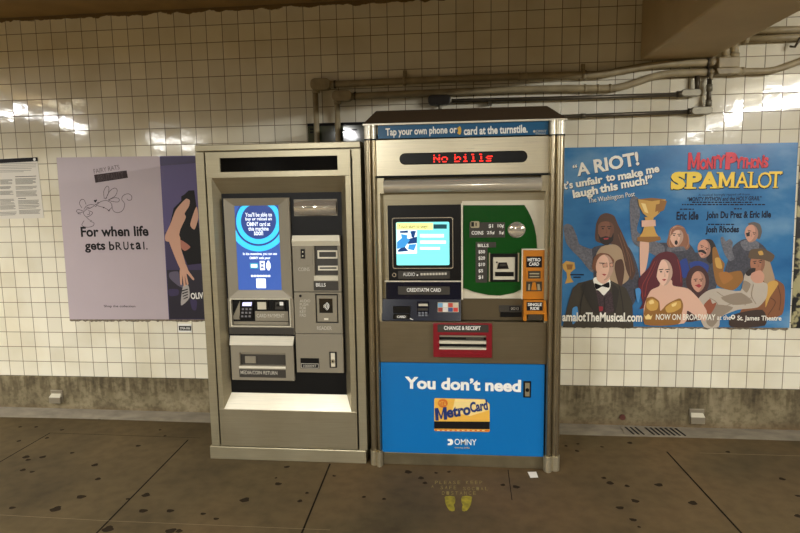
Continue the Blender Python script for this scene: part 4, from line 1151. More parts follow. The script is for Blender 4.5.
# the two-line title
b = MB(); M_TRED = mat('title_red', (222, 40, 60), .45); M_TGOLD = mat('title_gold', (250, 214, 66), .45)
def tq(pts): return [(660 + x / 6.154, 140 + y / 6.154) for x, y in pts]
def letter(ch, x0, y0, x1, y1, m, bold, serifs=(), ex=.9):
    r = (660 + x0 / 6.154, 140 + y0 / 6.154, 660 + x1 / 6.154, 140 + y1 / 6.154)
    for dx, dy, mm, yy, bo in ((-ex * .5, ex, M_SHAD, L - .0002, bold), (ex * .9, ex * .9, M_SHAD, L - .0003, bold), (0, 0, m, L - .0010, bold)):
        b.text(ch, R(r[0] + dx, r[1] + dy, r[2] + dx, r[3] + dy, 0), yy, mm, bold=bo)
        for sx0, sy0, sx1, sy1 in serifs:
            p = tq([(sx0, sy0), (sx1, sy0), (sx1, sy1), (sx0, sy1)])
            flats(b, [(px + dx, py + dy) for px, py in p], yy - .0001, mm)
for a_ in (('M', 172, 78, 240, 182, .02), ('O', 244, 116, 284, 182, .05), ('N', 286, 110, 322, 180, .05), ('T', 318, 100, 352, 176, .05), ('Y', 346, 92, 398, 174, .05), ('P', 402, 76, 468, 180, .07), ('Y', 460, 104, 502, 176, .05),
           ('T', 496, 108, 530, 174, .05), ('H', 528, 114, 564, 174, .05), ('O', 564, 114, 598, 174, .05), ('N', 598, 106, 632, 172, .05), ('’', 628, 92, 640, 112, .04), ('S', 630, 106, 662, 170, .05)):
    letter(*a_[:5], M_TRED, a_[5], ex=.5)
letter('S', 66, 196, 152, 304, M_TGOLD, .07, ((68, 262, 80, 304), (138, 196, 150, 236)))
letter('P', 164, 196, 252, 300, M_TGOLD, .06, ((150, 290, 222, 300), (150, 196, 180, 206)))
letter('A', 246, 196, 356, 298, M_TGOLD, .05, ((240, 288, 284, 298), (308, 288, 366, 298)))
letter('M', 362, 198, 452, 294, M_TGOLD, .01, ((350, 286, 390, 294), (424, 286, 462, 294), (350, 198, 380, 205), (436, 198, 462, 205)))
letter('A', 464, 198, 540, 294, M_TGOLD, .01, ((458, 288, 488, 294), (516, 288, 546, 294)))
letter('L', 552, 196, 600, 294, M_TGOLD, .01, ((540, 288, 600, 295), (540, 196, 576, 202), (594, 268, 600, 294)))
letter('O', 602, 198, 680, 296, M_TGOLD, .0)
letter('T', 672, 194, 744, 294, M_TGOLD, .01, ((694, 288, 726, 294), (672, 194, 677, 214), (739, 194, 744, 214)))
b.build('title_lettering', P3)

# printed people, far ones first
u = q((560, 220), 4.84); v_ = q((660, 200), 4.1)
HB = mat('print_brown_hair', (84, 56, 42), .5); MAIL = mat('print_mail_grey', (104, 104, 112), .5, noise=.35, nscale=90); MAILD = mat('print_mail_dark', (66, 66, 76), .5, noise=.35, nscale=90)
GOLD = mat('print_gold', (206, 160, 78), .5); GOLDD = mat('print_gold_shadow', (150, 102, 44), .5); GOLDL = mat('print_gold_light', (240, 212, 140), .5)
RHB = mat('print_dark_red_hair', (92, 30, 40), .5); SK = skin('pale', (226, 182, 158)); SKD = skin('dark', (126, 82, 62)); SKM = skin('rosy', (206, 152, 128)); BEARD = mat('print_black_hair', (38, 28, 26), .5)
SUIT = mat('print_olive_tweed', (62, 55, 44), .5); ROBE = mat('print_white_robe', (190, 178, 162), .5); ROBED = mat('print_robe_shade', (150, 134, 116), .5); TAN = mat('print_tan_cloth', (172, 146, 116), .5); LEA = mat('print_leather', (134, 84, 52), .5); COWL = mat('print_maroon_cowl', (72, 42, 40), .5); BLUE = mat('print_blue_cloth', (36, 62, 138), .5)
LIP = mat('print_red_lip', (168, 52, 58), .5); EYE = mat('print_eye', (40, 28, 28), .5)
def person(shapes, base):
    b = MB(); y = base
    for pts, m in shapes:
        flats(b, pts if m in (EYE, LIP, SUIT) or len(pts) > 18 else smooth(pts), y, m); y -= .00012
    return b.build('printed_person', P3)
NOSE = mat('print_nose', (186, 134, 110), .5)
SHADES = {}
def shade(sk, f=.84):
    key = sk.name + '_side'
    if key not in MATS:
        c = [v for v in SKIN_RGB[sk.name]]
        mat(key, tuple(v * f for v in c), .5)
    return MATS[key]
def face(cx, cy, rx, ry, sk, rot=0.0, eyes=True, mouth=True):
    c_, s_ = math.cos(rot), math.sin(rot)
    def t(x, y): return (cx + (x * c_ - y * s_) * rx, cy + (x * s_ + y * c_) * ry)
    def rim(a): return (math.cos(a) * (1 if math.sin(a) < 0 else 1 - .30 * math.sin(a) ** 2), math.sin(a))
    ring = [rim(2 * math.pi * k / 24) for k in range(24)]
    out = [([t(*p) for p in ring], sk)]
    side = [rim(a) for a in (math.pi * (-.5 + k / 12) for k in range(13))]
    out.append(([t(*p) for p in side] + [t(x * .52, y * .9) for x, y in side[::-1]], shade(sk)))
    if eyes:
        for sx in (-.38, .38):
            out.append(([t(sx - .17, -.06), t(sx, -.14), t(sx + .17, -.06), t(sx, 0)], EYE))
            out.append(([t(sx - .24, -.24), t(sx + .24, -.28), t(sx + .24, -.22), t(sx - .24, -.18)], BEARD))
        out.append(([t(.02, -.1), t(.16, .28), t(-.08, .3), t(.04, .22)], shade(sk)))
    if mouth:
        out.append(([t(-.28, .52), t(0, .48), t(.28, .52), t(0, .64)], LIP))
    return out
# bearded man with long hair
person([(u([(18, 30), (35, 18), (60, 30), (82, 80), (95, 118), (150, 140), (190, 130), (190, 250), (150, 250), (100, 190), (60, 150), (30, 110), (20, 60)]), MAIL),
        (u([(165, 130), (320, 120), (370, 210), (385, 300), (360, 400), (310, 440), (180, 440), (160, 200)]), MAILD), (u([(200, 130), (290, 120), (335, 200), (330, 290), (240, 330), (170, 200)]), TAN),
        (u([(175, 20), (195, -22), (225, -34), (262, -20), (280, 20), (300, 60), (330, 130), (352, 190), (366, 250), (345, 290), (320, 240), (300, 150), (270, 120), (190, 110), (170, 90)]), HB)]
       + face(606, 229.5, 8.2, 12.5, SKD, 0, True, False) + [(u([(182, 30), (190, 0), (222, -14), (258, 0), (268, 40), (250, 14), (222, 6), (196, 12)]), HB), (u([(183, 66), (196, 84), (222, 78), (248, 84), (258, 62), (256, 100), (228, 122), (198, 110)]), BEARD), (u([(210, 88), (236, 86), (232, 94), (214, 95)]), LIP),
        (u([(270, 200), (300, 190), (312, 240), (300, 320), (285, 320), (265, 240)]), HB)], -.0072)
# open-mouthed person with shoulder-length hair
person([(v_([(-20, 180), (30, 175), (120, 180), (150, 240), (110, 300), (20, 300), (-10, 240)]), MAILD), (v_([(36, 190), (105, 185), (112, 205), (32, 212)]), MAIL),
        (v_([(34, 150), (42, 118), (70, 102), (98, 112), (114, 150), (122, 190), (108, 205), (95, 190), (40, 195), (28, 175)]), mat('print_auburn_hair', (150, 100, 74), .5))] + face(676.6, 236.4, 6.8, 10.4, SK, 0.05) + [(v_([(42, 150), (50, 118), (75, 106), (100, 120), (112, 175), (100, 150), (86, 124), (60, 126)]), MATS['print_auburn_hair']), (ell(676.2, 242.6, 1.6, 2.4, 12), EYE), ([(630, 200), (638, 198), (640, 215), (637, 231), (650, 239), (664, 246), (662, 258), (645, 250), (632, 240)], MAIL)], -.0072)
# moustached man in blue
person([(v_([(80, 250), (130, 215), (225, 230), (235, 300), (220, 370), (85, 360)]), MAILD), (v_([(78, 258), (108, 240), (122, 300), (95, 320)]), BLUE), (v_([(120, 260), (160, 250), (200, 270), (180, 330), (140, 300)]), BLUE),
        (v_([(176, 178), (190, 160), (214, 164), (230, 195), (226, 240), (208, 262), (190, 245), (196, 210)]), BEARD)] + face(704, 249, 6.6, 9.4, SKM, .35, True, False) + [(v_([(158, 206), (176, 204), (190, 216), (186, 222), (170, 214), (158, 214)]), BEARD), (v_([(166, 220), (178, 220), (174, 226)]), LIP)], -.0078)
# grey-haired knight looking up
person([(v_([(268, 300), (278, 250), (300, 190), (345, 160), (400, 170), (440, 210), (440, 300), (350, 330)]), MAILD), (v_([(330, 172), (375, 160), (405, 176), (400, 210), (345, 205)]), MAIL), (v_([(248, 160), (258, 150), (270, 170), (285, 160), (298, 172), (296, 205), (305, 240), (285, 250), (262, 215)]), MAIL),
        (v_([(360, 98), (385, 90), (410, 100), (418, 130), (408, 160), (392, 150), (390, 120)]), mat('print_grey_hair', (96, 88, 82), .5))] + face(751.4, 233.6, 6.8, 9, SKM, .3, True, False) + [(v_([(352, 136), (368, 132), (368, 148), (356, 150)]), EYE)], -.0078)
# golden armour in the middle
person([(v_([(215, 200), (230, 195), (245, 235), (265, 262), (262, 300), (330, 290), (340, 330), (300, 370), (235, 350), (218, 280)]), GOLDD), (v_([(225, 240), (245, 238), (255, 280), (232, 276)]), GOLD), (v_([(240, 300), (275, 295), (300, 320), (260, 345)]), mat('print_amber', (170, 112, 52), .5))], -.0086)
# crowned man in leather holding his chin
person([(v_([(440, 320), (505, 345), (512, 400), (500, 470), (430, 490), (320, 500), (360, 400)]), LEA), (v_([(425, 250), (445, 240), (462, 290), (470, 330), (440, 345), (420, 320)]), TAN), (v_([(440, 345), (470, 330), (485, 345), (450, 400), (432, 440)]), GOLD)]
       + face(757.6, 263.6, 7.4, 11, skin('ruddy', (168, 112, 84)), -.1, True, False) + [(v_([(364, 238), (370, 206), (392, 200), (412, 198), (440, 206), (470, 228), (455, 254), (420, 244)]), mat('print_bronze', (96, 76, 54), .5)), (v_([(402, 212), (418, 208), (424, 224), (408, 226)]), GOLD), (v_([(350, 300), (372, 280), (392, 280), (386, 300), (362, 312)]), BEARD), (v_([(376, 300), (412, 288), (428, 310), (420, 338), (390, 340), (372, 322)]), SKM)], -.0086)
# monk in a dark cowl
person([(v_([(90, 420), (115, 380), (200, 370), (235, 400), (250, 470), (100, 500)]), COWL), (ell(697.6, 281, 11.6, 15.5, 22), COWL)] + face(698.4, 281.6, 7.2, 10.6, SKM, 0, True, False) + [(v_([(142, 350), (160, 344), (172, 352), (160, 360)]), LIP)], -.0094)
# reclining figure in white
person([(v_([(150, 420), (190, 375), (240, 362), (330, 372), (350, 300), (400, 330), (440, 345), (436, 400), (400, 440), (320, 450), (250, 480), (240, 520), (180, 520)]), ROBE), (v_([(250, 400), (330, 380), (380, 420), (300, 430)]), ROBED), (v_([(210, 430), (300, 440), (250, 480), (215, 520), (190, 500)]), ROBED),
        (v_([(345, 330), (372, 345), (356, 380), (336, 360)]), ROBED), (v_([(300, 470), (420, 450), (430, 515), (290, 520)]), mat('print_dark_brown', (62, 46, 38), .5)), (v_([(180, 430), (205, 405), (215, 425), (232, 420), (222, 445), (205, 470), (190, 460)]), mat('print_rust', (150, 82, 56), .5))], -.0100)
# bespectacled man in a tweed suit and bow tie
person([(u([(12, 520), (40, 400), (62, 330), (90, 305), (165, 285), (240, 290), (320, 330), (350, 400), (356, 520)]), SUIT), (u([(160, 290), (180, 275), (240, 285), (242, 330), (215, 365), (185, 360)]), M_SER),
        (u([(155, 350), (185, 340), (212, 365), (240, 340), (270, 400), (262, 445), (155, 445)]), mat('print_dark_knit', (64, 48, 52), .5, noise=.5, nscale=120)), (u([(160, 425), (205, 418), (205, 440), (165, 442)]), mat('print_knit_red', (150, 40, 50), .5)),
        (u([(60, 430), (84, 420), (88, 470), (70, 500), (60, 500)]), mat('print_blue_tie', (70, 140, 200), .5)), (u([(180, 250), (240, 250), (238, 290), (210, 310), (180, 290)]), SK),
        (u([(156, 225), (165, 180), (195, 160), (235, 165), (262, 195), (250, 215), (200, 200), (186, 250), (160, 240)]), mat('print_ginger_hair', (122, 78, 54), .5))] + face(604.6, 267.6, 8.8, 13, SK, .08, False) +
       [(u([(190, 206), (220, 208), (220, 212), (190, 210)]), EYE), (u([(205, 212), (228, 206), (230, 228), (208, 230)]), EYE), (u([(208, 214), (226, 209), (227, 226), (210, 227)]), SKM), (u([(240, 208), (258, 206), (258, 226), (242, 228)]), EYE), (u([(243, 211), (255, 210), (255, 224), (244, 225)]), SKM),
        (u([(168, 306), (200, 316), (236, 300), (238, 328), (204, 322), (176, 336)]), M_INK), (u([(100, 320), (160, 300), (190, 440), (160, 440)]), mat('print_tweed_dark', (46, 41, 34), .5)), (u([(250, 320), (240, 300), (285, 340), (270, 440), (262, 440)]), mat('print_tweed_dark', (46, 41, 34), .5))], -.0106)
# woman in gold raising the goblet
person([(u([(388, 90), (428, 95), (430, 150), (418, 230), (400, 270), (388, 260)]), SK),
        (u([(385, 430), (400, 400), (382, 340), (380, 290), (400, 260), (430, 230), (450, 190), (480, 162), (520, 152), (556, 164), (578, 200), (590, 260), (592, 320), (560, 340), (420, 420)]), RHB),
        (u([(440, 340), (480, 320), (490, 290), (540, 290), (548, 318), (620, 332), (670, 380), (710, 440), (700, 490), (650, 460), (615, 440), (600, 500), (420, 505), (405, 440), (415, 390)]), SK),
        (u([(415, 400), (420, 378), (450, 372), (480, 395), (486, 440), (515, 410), (550, 390), (582, 380), (596, 410), (590, 450), (570, 505), (410, 505)]), GOLDD), (u([(420, 400), (445, 380), (475, 400), (470, 432), (440, 440), (420, 425)]), GOLD), (u([(510, 425), (545, 398), (582, 392), (584, 425), (550, 445), (520, 448)]), GOLD),
        (u([(430, 395), (448, 386), (456, 402), (436, 408)]), GOLDL), (u([(540, 408), (565, 398), (560, 414), (544, 420)]), GOLDL)] + face(664.2, 272.6, 8.4, 13.2, skin('fair', (236, 194, 172))) +
       [(u([(462, 220), (478, 178), (505, 164), (520, 178), (490, 196), (474, 236), (462, 300), (440, 330), (430, 300)]), RHB), (u([(505, 164), (540, 166), (560, 200), (566, 250), (570, 310), (556, 300), (546, 240), (530, 192)]), RHB), (u([(365, 335), (385, 330), (392, 350), (380, 400), (370, 380)]), mat('print_blue_tie', (70, 140, 200), .5))], -.0118)
def strands(b, quads, y, m):
    for pts in quads:
        b = MB()
        for qd in stroke(PX(spline(pts, 4), 0), .0045):
            b.flat(qd, y, m)
        b.build('printed_fold', P3)
b = MB()
strands(b, [u([(470, 190), (445, 250), (420, 300), (408, 370)]), u([(455, 200), (420, 270), (395, 320), (398, 380)]), u([(480, 175), (462, 230), (452, 290)]), u([(565, 190), (578, 240), (582, 300)])], -.0131, mat('print_red_hair_light', (146, 56, 54), .5))
strands(b, [u([(290, 60), (315, 130), (335, 210), (340, 270)]), u([(280, 70), (300, 130), (318, 200)]), u([(200, 0), (186, 40), (182, 90)]), u([(310, 120), (338, 180), (352, 250)])], -.0084, mat('print_brown_hair_light', (118, 84, 62), .5))
strands(b, [v_([(40, 150), (36, 175), (44, 192)]), v_([(112, 140), (116, 170), (108, 195)]), v_([(52, 118), (70, 108), (92, 114)])], -.0086, mat('print_auburn_light', (184, 136, 104), .5))
strands(b, [v_([(230, 375), (270, 400), (320, 405)]), v_([(250, 440), (300, 420), (370, 400)]), v_([(380, 345), (372, 390), (390, 425)]), v_([(330, 380), (350, 400), (345, 430)]), v_([(200, 400), (230, 420), (240, 460)])], -.0116, ROBED)
strands(b, [u([(120, 310), (100, 400), (95, 480)]), u([(285, 320), (300, 400), (305, 480)]), u([(215, 365), (212, 440)])], -.0129, mat('print_tweed_seam', (34, 30, 26), .5))
strands(b, [v_([(480, 350), (492, 400), (486, 450)]), v_([(450, 400), (470, 420), (440, 470)])], -.0094, mat('print_leather_dark', (88, 52, 32), .5))
b = MB(); y = -.0134
gx = q((560, 140), 6.67)
for pts, m in ((gx([(520, 395), (612, 386), (705, 395), (698, 440), (660, 490), (630, 515), (586, 515), (555, 490), (528, 440)]), GOLD), (gx([(520, 395), (612, 386), (705, 395), (612, 408)]), GOLDD), (gx([(540, 420), (570, 425), (590, 490), (565, 480)]), GOLDL), (gx([(640, 430), (690, 420), (660, 470), (635, 480)]), GOLDD),
               ([(644.5, 217), (654, 217), (652.5, 222), (656, 233), (660.5, 239), (650, 241.5), (637.5, 240), (642, 233), (646, 222)], GOLD), ([(637.5, 237), (660, 236.4), (661, 240), (649, 242.4), (637, 241)], GOLDD), ([(641.6, 220.4), (655.4, 219.8), (655.8, 226), (641.8, 227)], SK), ([(660, 200), (667, 201), (664, 210), (658, 213)], GOLDD)):
    flats(b, pts, y, m); y -= .00012
b.build('printed_goblet', P3)
b = MB(); y = -.0074
for pts, m in ((u([(12, 215), (30, 198), (70, 205), (74, 235), (50, 255), (52, 280), (66, 300), (24, 308), (34, 280), (32, 255), (14, 235)]), GOLD), (u([(30, 215), (62, 215), (58, 240), (36, 240)]), GOLDD), (u([(48, 262), (116, 262), (116, 268), (48, 268)]), M_SHAD), (u([(64, 274), (100, 274), (100, 280), (64, 280)]), M_SHAD)):
    flats(b, pts, y, m); y -= .00012
b.build('printed_cup', P3)
b = MB(); flats(b, [(644, 314.6), (645.6, 316.4), (648.2, 313.8), (650.8, 316.4), (652.6, 314.6), (651, 319.4), (645.6, 319.4)], -.0150, GOLDL); b.build('printed_crown', P3)
b = MB(); random.seed(9); x = 566.0; top = []; bot = []
while x < 789:
    top.append((x, 325.2 + (x - 560) * .0115)); bot.append((x, 326.4 + (x - 560) * .0115 + random.random() * 1.6)); x += 3
b.prism(PX(top + bot[::-1], 0), -0.003, -0.0003, mat('old_glue', (120, 108, 90), .9)); b.build('torn_edge', P3)

# --- next poster, cut by the right edge of the view
P4 = wall_thing('poster', 'dark poster with pale blotches at the right edge of the view', 'poster', (830, 331))
a0, a1 = W(790.2, 328, 0), W(799.4, 141, 0)
b = MB()
k = NT('blotched_print'); tc = k.n('TexCoord'); no = k.noise(tc.outputs['Object'], 9.0, 3)
k.l(k.ramp(no, [(0.50, (24, 24, 24)), (0.54, (168, 160, 118))]), k.b.inputs['Base Color']); k.b.inputs['Roughness'].default_value = .4
b.prism([(a0.x + .003, a0.z), (a0.x + .8, a0.z), (a0.x + .8, a1.z), (a1.x + .006, a1.z)], -.004, -.0003, k.m); b.build('paper_sheet', P4)

# --- small plate on the tile under the lilac poster
N2 = wall_thing('number_plate', 'tiny black number plate on the tiles under the purple photo strip', 'sign', (185, 331))
b = MB(); b.slab(R(177.8, 323.6, 192, 332.2, 0), -.003, .001, M_WHITE); b.build('backing', N2)
b = MB(); b.slab(R(179, 325.8, 191.4, 330.4, 0), -.005, -.003, M_INK); b.build('plate', N2)
b = MB(); b.text('270A-006', R(180.2, 326.8, 190.4, 329.4, 0), -.0056, M_WHITE, bold=.02); b.build('lettering', N2)

# --- outlet boxes on the concrete
for (px, lab) in (((57.4, 396), 'grey outlet box low on the concrete under the lilac poster'), ((696.3, 415.5), 'grey outlet box low on the concrete under the theatre poster')):
    c = W(*px, -.012); t = thing('outlet_box', lab, 'outlet', (c.x, -.012, c.z), 'outlet boxes on the concrete base')
    b = MB(); b.box(c.x - .046, c.x + .046, -.020, -.0125, c.z - .048, c.z + .046, mat('grey_steel_plate', (150, 140, 120), .4, .5)); b.build('plate', t, bevel=.002)
    b = MB(); b.box(c.x - .043, c.x + .043, -.046, -.0205, c.z - .044, c.z + .0, mat('grey_steel_plate', (150, 140, 120)))
    b.add([(c.x - .043, -.046, c.z), (c.x + .043, -.046, c.z), (c.x + .036, -.021, c.z + .022), (c.x - .036, -.021, c.z + .022), (c.x - .043, -.021, c.z), (c.x + .043, -.021, c.z)], [(0, 1, 2, 3), (0, 3, 4), (1, 5, 2), (2, 5, 4, 3)], M_GREYL); b.build('flap_cover', t, bevel=.001)
c = W(622.3, 417, -.012); b = MB(); b.tube([(c.x, -.0122, c.z), (c.x, -.022, c.z)], .019, mat('rusted_cap', (82, 40, 28), .7), 16); o = b.build('pipe_cap', None, base=(c.x, -.0122, c.z)); tag(o, 'small rusty round cap on the concrete right of the machines', 'cap')

# --- slotted drain in the gutter, right
dg = G(655, 433); t = thing('drain_grate', 'slotted drain in the grey gutter right of the machines', 'drain', (dg.x, -.07, .0))
b = MB(); xa, xb = G(623, 432).x, G(684, 436).x; b.add([(xa, -.050, .0165), (xb, -.050, .0135), (xb, -.150, .0045), (xa, -.150, .0045), (xa, -.050, .004), (xb, -.050, .004), (xb, -.150, .001), (xa, -.150, .001)], [(3, 2, 1, 0), (4, 5, 6, 7), (0, 1, 5, 4), (1, 2, 6, 5), (2, 3, 7, 6), (3, 0, 4, 7)], M_GUT); b.build('plate', t, fix=True)
n = 11
for k in range(n):
    if k == 3:
        continue
    x = xa + .02 + (xb - xa - .05) * k / (n - 1)
    b = MB(); b.add([(x, -.056, .0178), (x + .011, -.056, .0178), (x + .040, -.146, .0072), (x + .029, -.146, .0072), (x, -.056, .010), (x + .011, -.056, .010), (x + .040, -.146, .003), (x + .029, -.146, .003)], [(3, 2, 1, 0), (4, 5, 6, 7), (0, 1, 5, 4), (1, 2, 6, 5), (2, 3, 7, 6), (3, 0, 4, 7)], M_GAP); b.build('slot', t, fix=True)

# --- stencilled floor marking
c = G(458, 492); t = thing('floor_marking', 'faded yellow stencilled lettering and footprints on the floor before the machine', 'floor marking', (c.x, c.y, 0))
M_STEN = mat('faded_yellow_paint', (128, 112, 60), .8, noise=.3, nscale=40); M_FOOT = mat('worn_yellow_paint', (140, 126, 24), .75, noise=.45, nscale=30)
b = MB()
def ftext(s, x0, y0, x1, y1):
    a_, c_ = G(x0, y1), G(x1, y0); ym = (y0 + y1) / 2
    l, r = G(x0, ym), G(x1, ym)
    b.text(s, (l.x, r.x, a_.y, c_.y), .0012, M_STEN, floor=True)
def spaced(s, x0, x1, y0, y1):
    n_ = len(s); w = (x1 - x0) / n_
    for i, ch in enumerate(s):
        if ch != ' ':
            ftext(ch, x0 + i * w, y0, x0 + (i + .62) * w, y1); pass
spaced('PLEASE', 435, 462, 481, 484.2); b.build('lettering', t); b = MB(); spaced('KEEP', 466, 484, 481, 484.2); b.build('lettering', t); b = MB()
ftext('A', 431.4, 485.2, 433.6, 488); b.build('lettering', t); b = MB(); spaced('SAFE', 440.5, 458, 486, 489.4); b.build('lettering', t); b = MB(); spaced('SOCIAL', 463, 489.5, 487.2, 490.4); b.build('lettering', t); b = MB(); spaced('DISTANCE', 442, 477.5, 491.6, 495)
b.build('lettering', t)
for sgn, cx in ((1, 450.2), (-1, 466.4)):
    fz = [(-5.6, 497.5), (-4.4, 496.3), (0, 496), (4.2, 496.6), (5.2, 499), (5.0, 502.5), (3.6, 505.2), (4.6, 508.4), (4.4, 511), (2.2, 511.6), (-.6, 510.8), (-2.8, 508), (-4.6, 504)]
    pts = [G(cx + sgn * x, y) for x, y in fz]
    b = MB(); b.add([(p.x, p.y, .0012) for p in pts], [tuple(range(len(pts)))], M_FOOT); b.build('footprint', t)
# --- paper scrap by the machine foot
pts = [G(x, y) for x, y in ((527.6, 472.2), (536.2, 472), (538.2, 477.6), (530.4, 478))]
b = MB(); n = len(pts); b.add([(p.x, p.y, .002) for p in pts] + [(p.x, p.y, .0008) for p in pts], [(0, 1, 2, 3), (7, 6, 5, 4), (0, 4, 5, 1), (1, 5, 6, 2), (2, 6, 7, 3), (3, 7, 4, 0)], mat('white_paper', (235, 228, 215), .6))
o = b.build('paper_scrap', None, fix=True, base=(pts[0].x, pts[0].y, .0008)); tag(o, 'small white paper scrap on the floor at the machine foot', 'paper')

# ================================================================== conduits on the wall
CY = -0.045
def cpath(pts, Y=CY, n=8):
    p3 = [W(p[0], p[1], Y if len(p) < 3 else p[2]) for p in pts]
    return [Vector(q_) for q_ in spline([tuple(p) for p in p3], n)]
def run(pts, r, m, Y=CY):
    b = MB(); b.tube([W(p[0], p[1], Y if len(p) < 3 else p[2]) for p in pts], r, m); return b
def condulet(x0, y0, x1, y1, m, parent, Y=CY, d=.03, name='elbow_fitting'):
    r = R(x0, y0, x1, y1, Y); b = MB(); b.prism(rrect(r, min(r[1] - r[0], r[3] - r[2]) * .42, 5), Y - d, Y + d, m); return b.build(name, parent, bevel=.004)
def coupling(x, y, r, m, parent, L_=.02, vertical=False, Y=CY):
    c = W(x, y, Y); b = MB(); dv = Vector((0, 0, L_ / 2)) if vertical else Vector((L_ / 2, 0, 0)); b.tube([c - dv, c + dv], r, m); b.build('coupling', parent)
def strap(x, y, r, m, parent, Y=CY):
    c = W(x, y, Y); b = MB(); b.tube([c - Vector((.011, 0, 0)), c + Vector((.011, 0, 0))], r + .006, m)
    b.box(c.x - .012, c.x + .012, -.012, -.0005, c.z + r, c.z + r + .05, m); b.tube([(c.x, -.012, c.z + r + .03), (c.x, -.02, c.z + r + .03)], .008, m, 8); b.build('strap', parent)

def conduit(label, px):
    p = W(*px, 0); return thing('conduit', label, 'pipe', (p.x, 0, p.z), 'conduits along the top of the wall')

C1 = conduit('upper cream conduit along the wall above the machines, dropping at its left end', (320, 83))
b = MB(); b.tube(cpath([(330, 84.6), (400, 81.2), (500, 77.2), (560, 75.2), (600, 74.4), (622, 70.6), (650, 65.6), (680, 63.6), (708, 62.7)]), .0215, M_PIPE); b.build('pipe', C1)
b = MB(); b.tube([W(315.2, 90, CY), W(317, 137, CY), W(321, 215, CY)], .018, M_PIPE); b.build('drop_pipe', C1)
condulet(311, 79.2, 331, 90, M_PIPE, C1); coupling(335, 84.4, .026, M_PIPED, C1, .012); coupling(316, 91.5, .025, M_PIPE, C1, .02, True)
for x, y in ((404.5, 81), (584, 74.8)):
    strap(x, y, .0215, M_PIPE, C1)
for x, y in ((519, 76.7), (527, 76.4)):
    coupling(x, y, .0245, M_PIPE, C1, .012)
coupling(707.4, 62.8, .027, M_PIPED, C1, .012)
C2 = conduit('lower cream conduit just under the upper one above the machines', (345, 95))
b = MB(); b.tube(cpath([(352, 96.4), (400, 94.2), (500, 90.2), (560, 88.6), (600, 88.4), (618, 87.4), (636, 82.6), (652, 77), (668, 73.8), (690, 72.8), (708, 72.2)]), .0215, M_PIPE); b.build('pipe', C2)
b = MB(); b.tube([W(337, 101, CY), W(338.2, 137, CY), W(341, 215, CY)], .018, M_PIPE); b.build('drop_pipe', C2)
condulet(332.5, 91.4, 352.5, 101, M_PIPE, C2); coupling(355, 96, .026, M_PIPED, C2, .012); coupling(337.4, 102.6, .025, M_PIPE, C2, .02, True)
for x, y in ((585, 88.4), (598, 88.4), (610, 88)):
    coupling(x, y, .025, M_PIPE, C2, .010)
coupling(707.4, 72.2, .027, M_PIPED, C2, .012)
# junction box group
J = wall_thing('junction_box', 'cream painted junction box where the conduits meet under the beam', 'junction box', (727, 75))
r = R(716.2, 58.6, 737, 68.4, CY); b = MB(); b.slab(r, -.085, -.0005, M_PIPE); b.build('box', J, bevel=.006)
r = R(714.6, 69.2, 738.2, 74.6, CY); b = MB(); b.prism([(r[0] + .012, r[2]), (r[1] - .012, r[2]), (r[1], r[3] - .008), (r[1], r[3]), (r[0], r[3]), (r[0], r[3] - .008)], -.080, -.0005, M_PIPE); b.build('lower_box', J, bevel=.004)
b = run([(709, 62.6), (716.6, 62.2)], .024, M_PIPE); b.build('nipple', J); b = run([(709, 71.8), (715, 71.6)], .018, M_PIPE); b.build('nipple', J)
b = run([(734, 71.8), (741, 71.4)], .024, M_PIPE); b.build('nipple', J)
for x, y0, y1 in ((725.6, 40, 59), (734.4, 40, 59)):
    b = run([(x + .3, y0), (x, y1)], .0225, M_PIPE); b.build('riser_pipe', J)
coupling(725.6, 57.2, .027, M_PIPE, J, .012, True); coupling(734.2, 56, .029, M_PIPE, J, .03, True)
b = MB(); b.tube([W(711.6, 73, CY), W(710.6, 80, CY)], .012, M_PIPE); b.build('down_nipple', J)
C3 = conduit('cream conduit leaving the junction box and bending up at the right edge', (770, 71))
b = MB(); b.tube(cpath([(740, 71.4), (755, 71.2), (768, 70.8), (778, 69), (790, 65), (812, 57)]), .019, M_PIPE); b.build('pipe', C3); coupling(742, 71.3, .024, M_PIPE, C3, .02)
C4 = conduit('cream pipe just right of the beam, the higher of the two there', (775, 30))
b = run([(742, 31.2), (830, 28.6)], .021, M_PIPE); b.build('pipe', C4)
C5 = conduit('cream pipe just right of the beam, the lower of the two there', (775, 38))
b = run([(744.6, 39.4), (830, 35.8)], .020, M_PIPE); b.build('pipe', C5); coupling(745.5, 39.3, .026, M_PIPE, C5, .025)
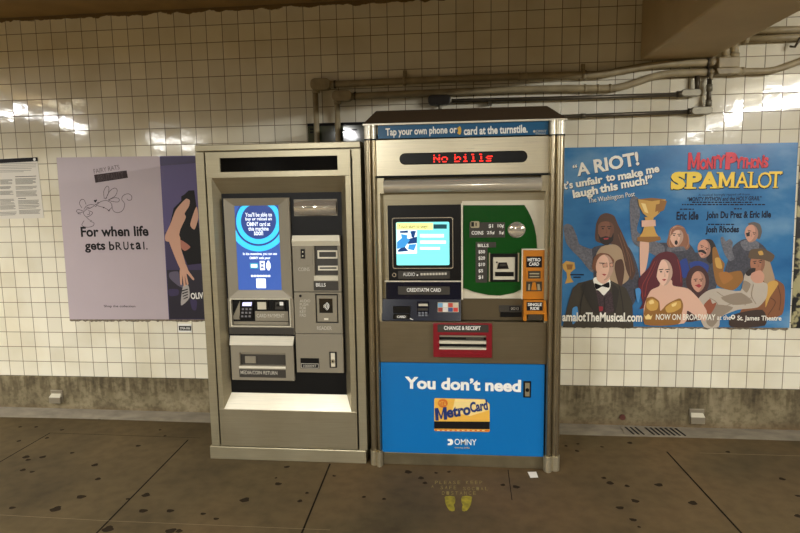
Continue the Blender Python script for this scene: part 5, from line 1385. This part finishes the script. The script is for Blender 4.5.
c = W(795.4, 42, CY); b = MB(); b.tube([(c.x + .02, CY, c.z + .04), (c.x + .012, CY - .02, c.z + .01), (c.x - .006, CY - .01, c.z - .03), (c.x - .02, CY + .015, c.z - .02)], .007, M_PIPED, 8); b.build('clamp', C5)
C6 = conduit('bare dark conduit behind the hood running right, the upper dark one', (560, 97))
b = run([(447, 101), (560, 98.2), (688, 94.2)], .0125, M_PIPED); b.build('pipe', C6)
condulet(428, 95.6, 450.5, 104.8, mat('black_fitting', (44, 40, 36), .4, .3), C6, d=.025); b = run([(440, 103), (440.4, 112)], .013, M_PIPEG); b.build('nipple', C6); coupling(449.6, 100.6, .018, M_PIPEG, C6, .02)
condulet(680.5, 89.8, 700, 96.4, M_PIPEG, C6, d=.022); coupling(679.4, 94.2, .019, M_PIPED, C6, .03); b = run([(697.2, 91), (697.2, 76)], .014, M_PIPED); b.build('riser_pipe', C6)
c = W(490, 99.8, CY); b = MB(); b.box(c.x - .012, c.x + .012, CY - .016, -.0005, c.z - .030, c.z - .012, M_PIPED); b.build('bracket', C6)
C7 = conduit('bare dark conduit leaving the right side of the hood, the lowest of all', (620, 114))
b = run([(520, 118), (560, 116.6), (600, 115.2), (690, 111.6)], .0115, M_PIPED); b.build('pipe', C7); coupling(583, 115.8, .0145, M_PIPED, C7, .03)
condulet(690.5, 107.2, 711.4, 114.4, M_PIPEG, C7, d=.022); coupling(689.4, 111.4, .018, M_PIPED, C7, .02); b = run([(708.6, 108), (709.4, 79)], .0135, M_PIPED); b.build('riser_pipe', C7); coupling(708.6, 103, .018, M_PIPEG, C7, .035, True); coupling(709.2, 88, .018, M_PIPEG, C7, .04, True)

# ================================================================== render look
w = bpy.data.worlds.new('world'); SC.world = w; w.use_nodes = True
w.node_tree.nodes['Background'].inputs['Color'].default_value = (0.02, 0.018, 0.014, 1)
SC.view_settings.view_transform = 'Standard'; SC.view_settings.look = 'None'
SC.view_settings.exposure = 0.0; SC.view_settings.gamma = 1.0
SC.view_settings.use_curve_mapping = False
SC.cycles.max_bounces = 8; SC.cycles.diffuse_bounces = 4; SC.cycles.glossy_bounces = 4
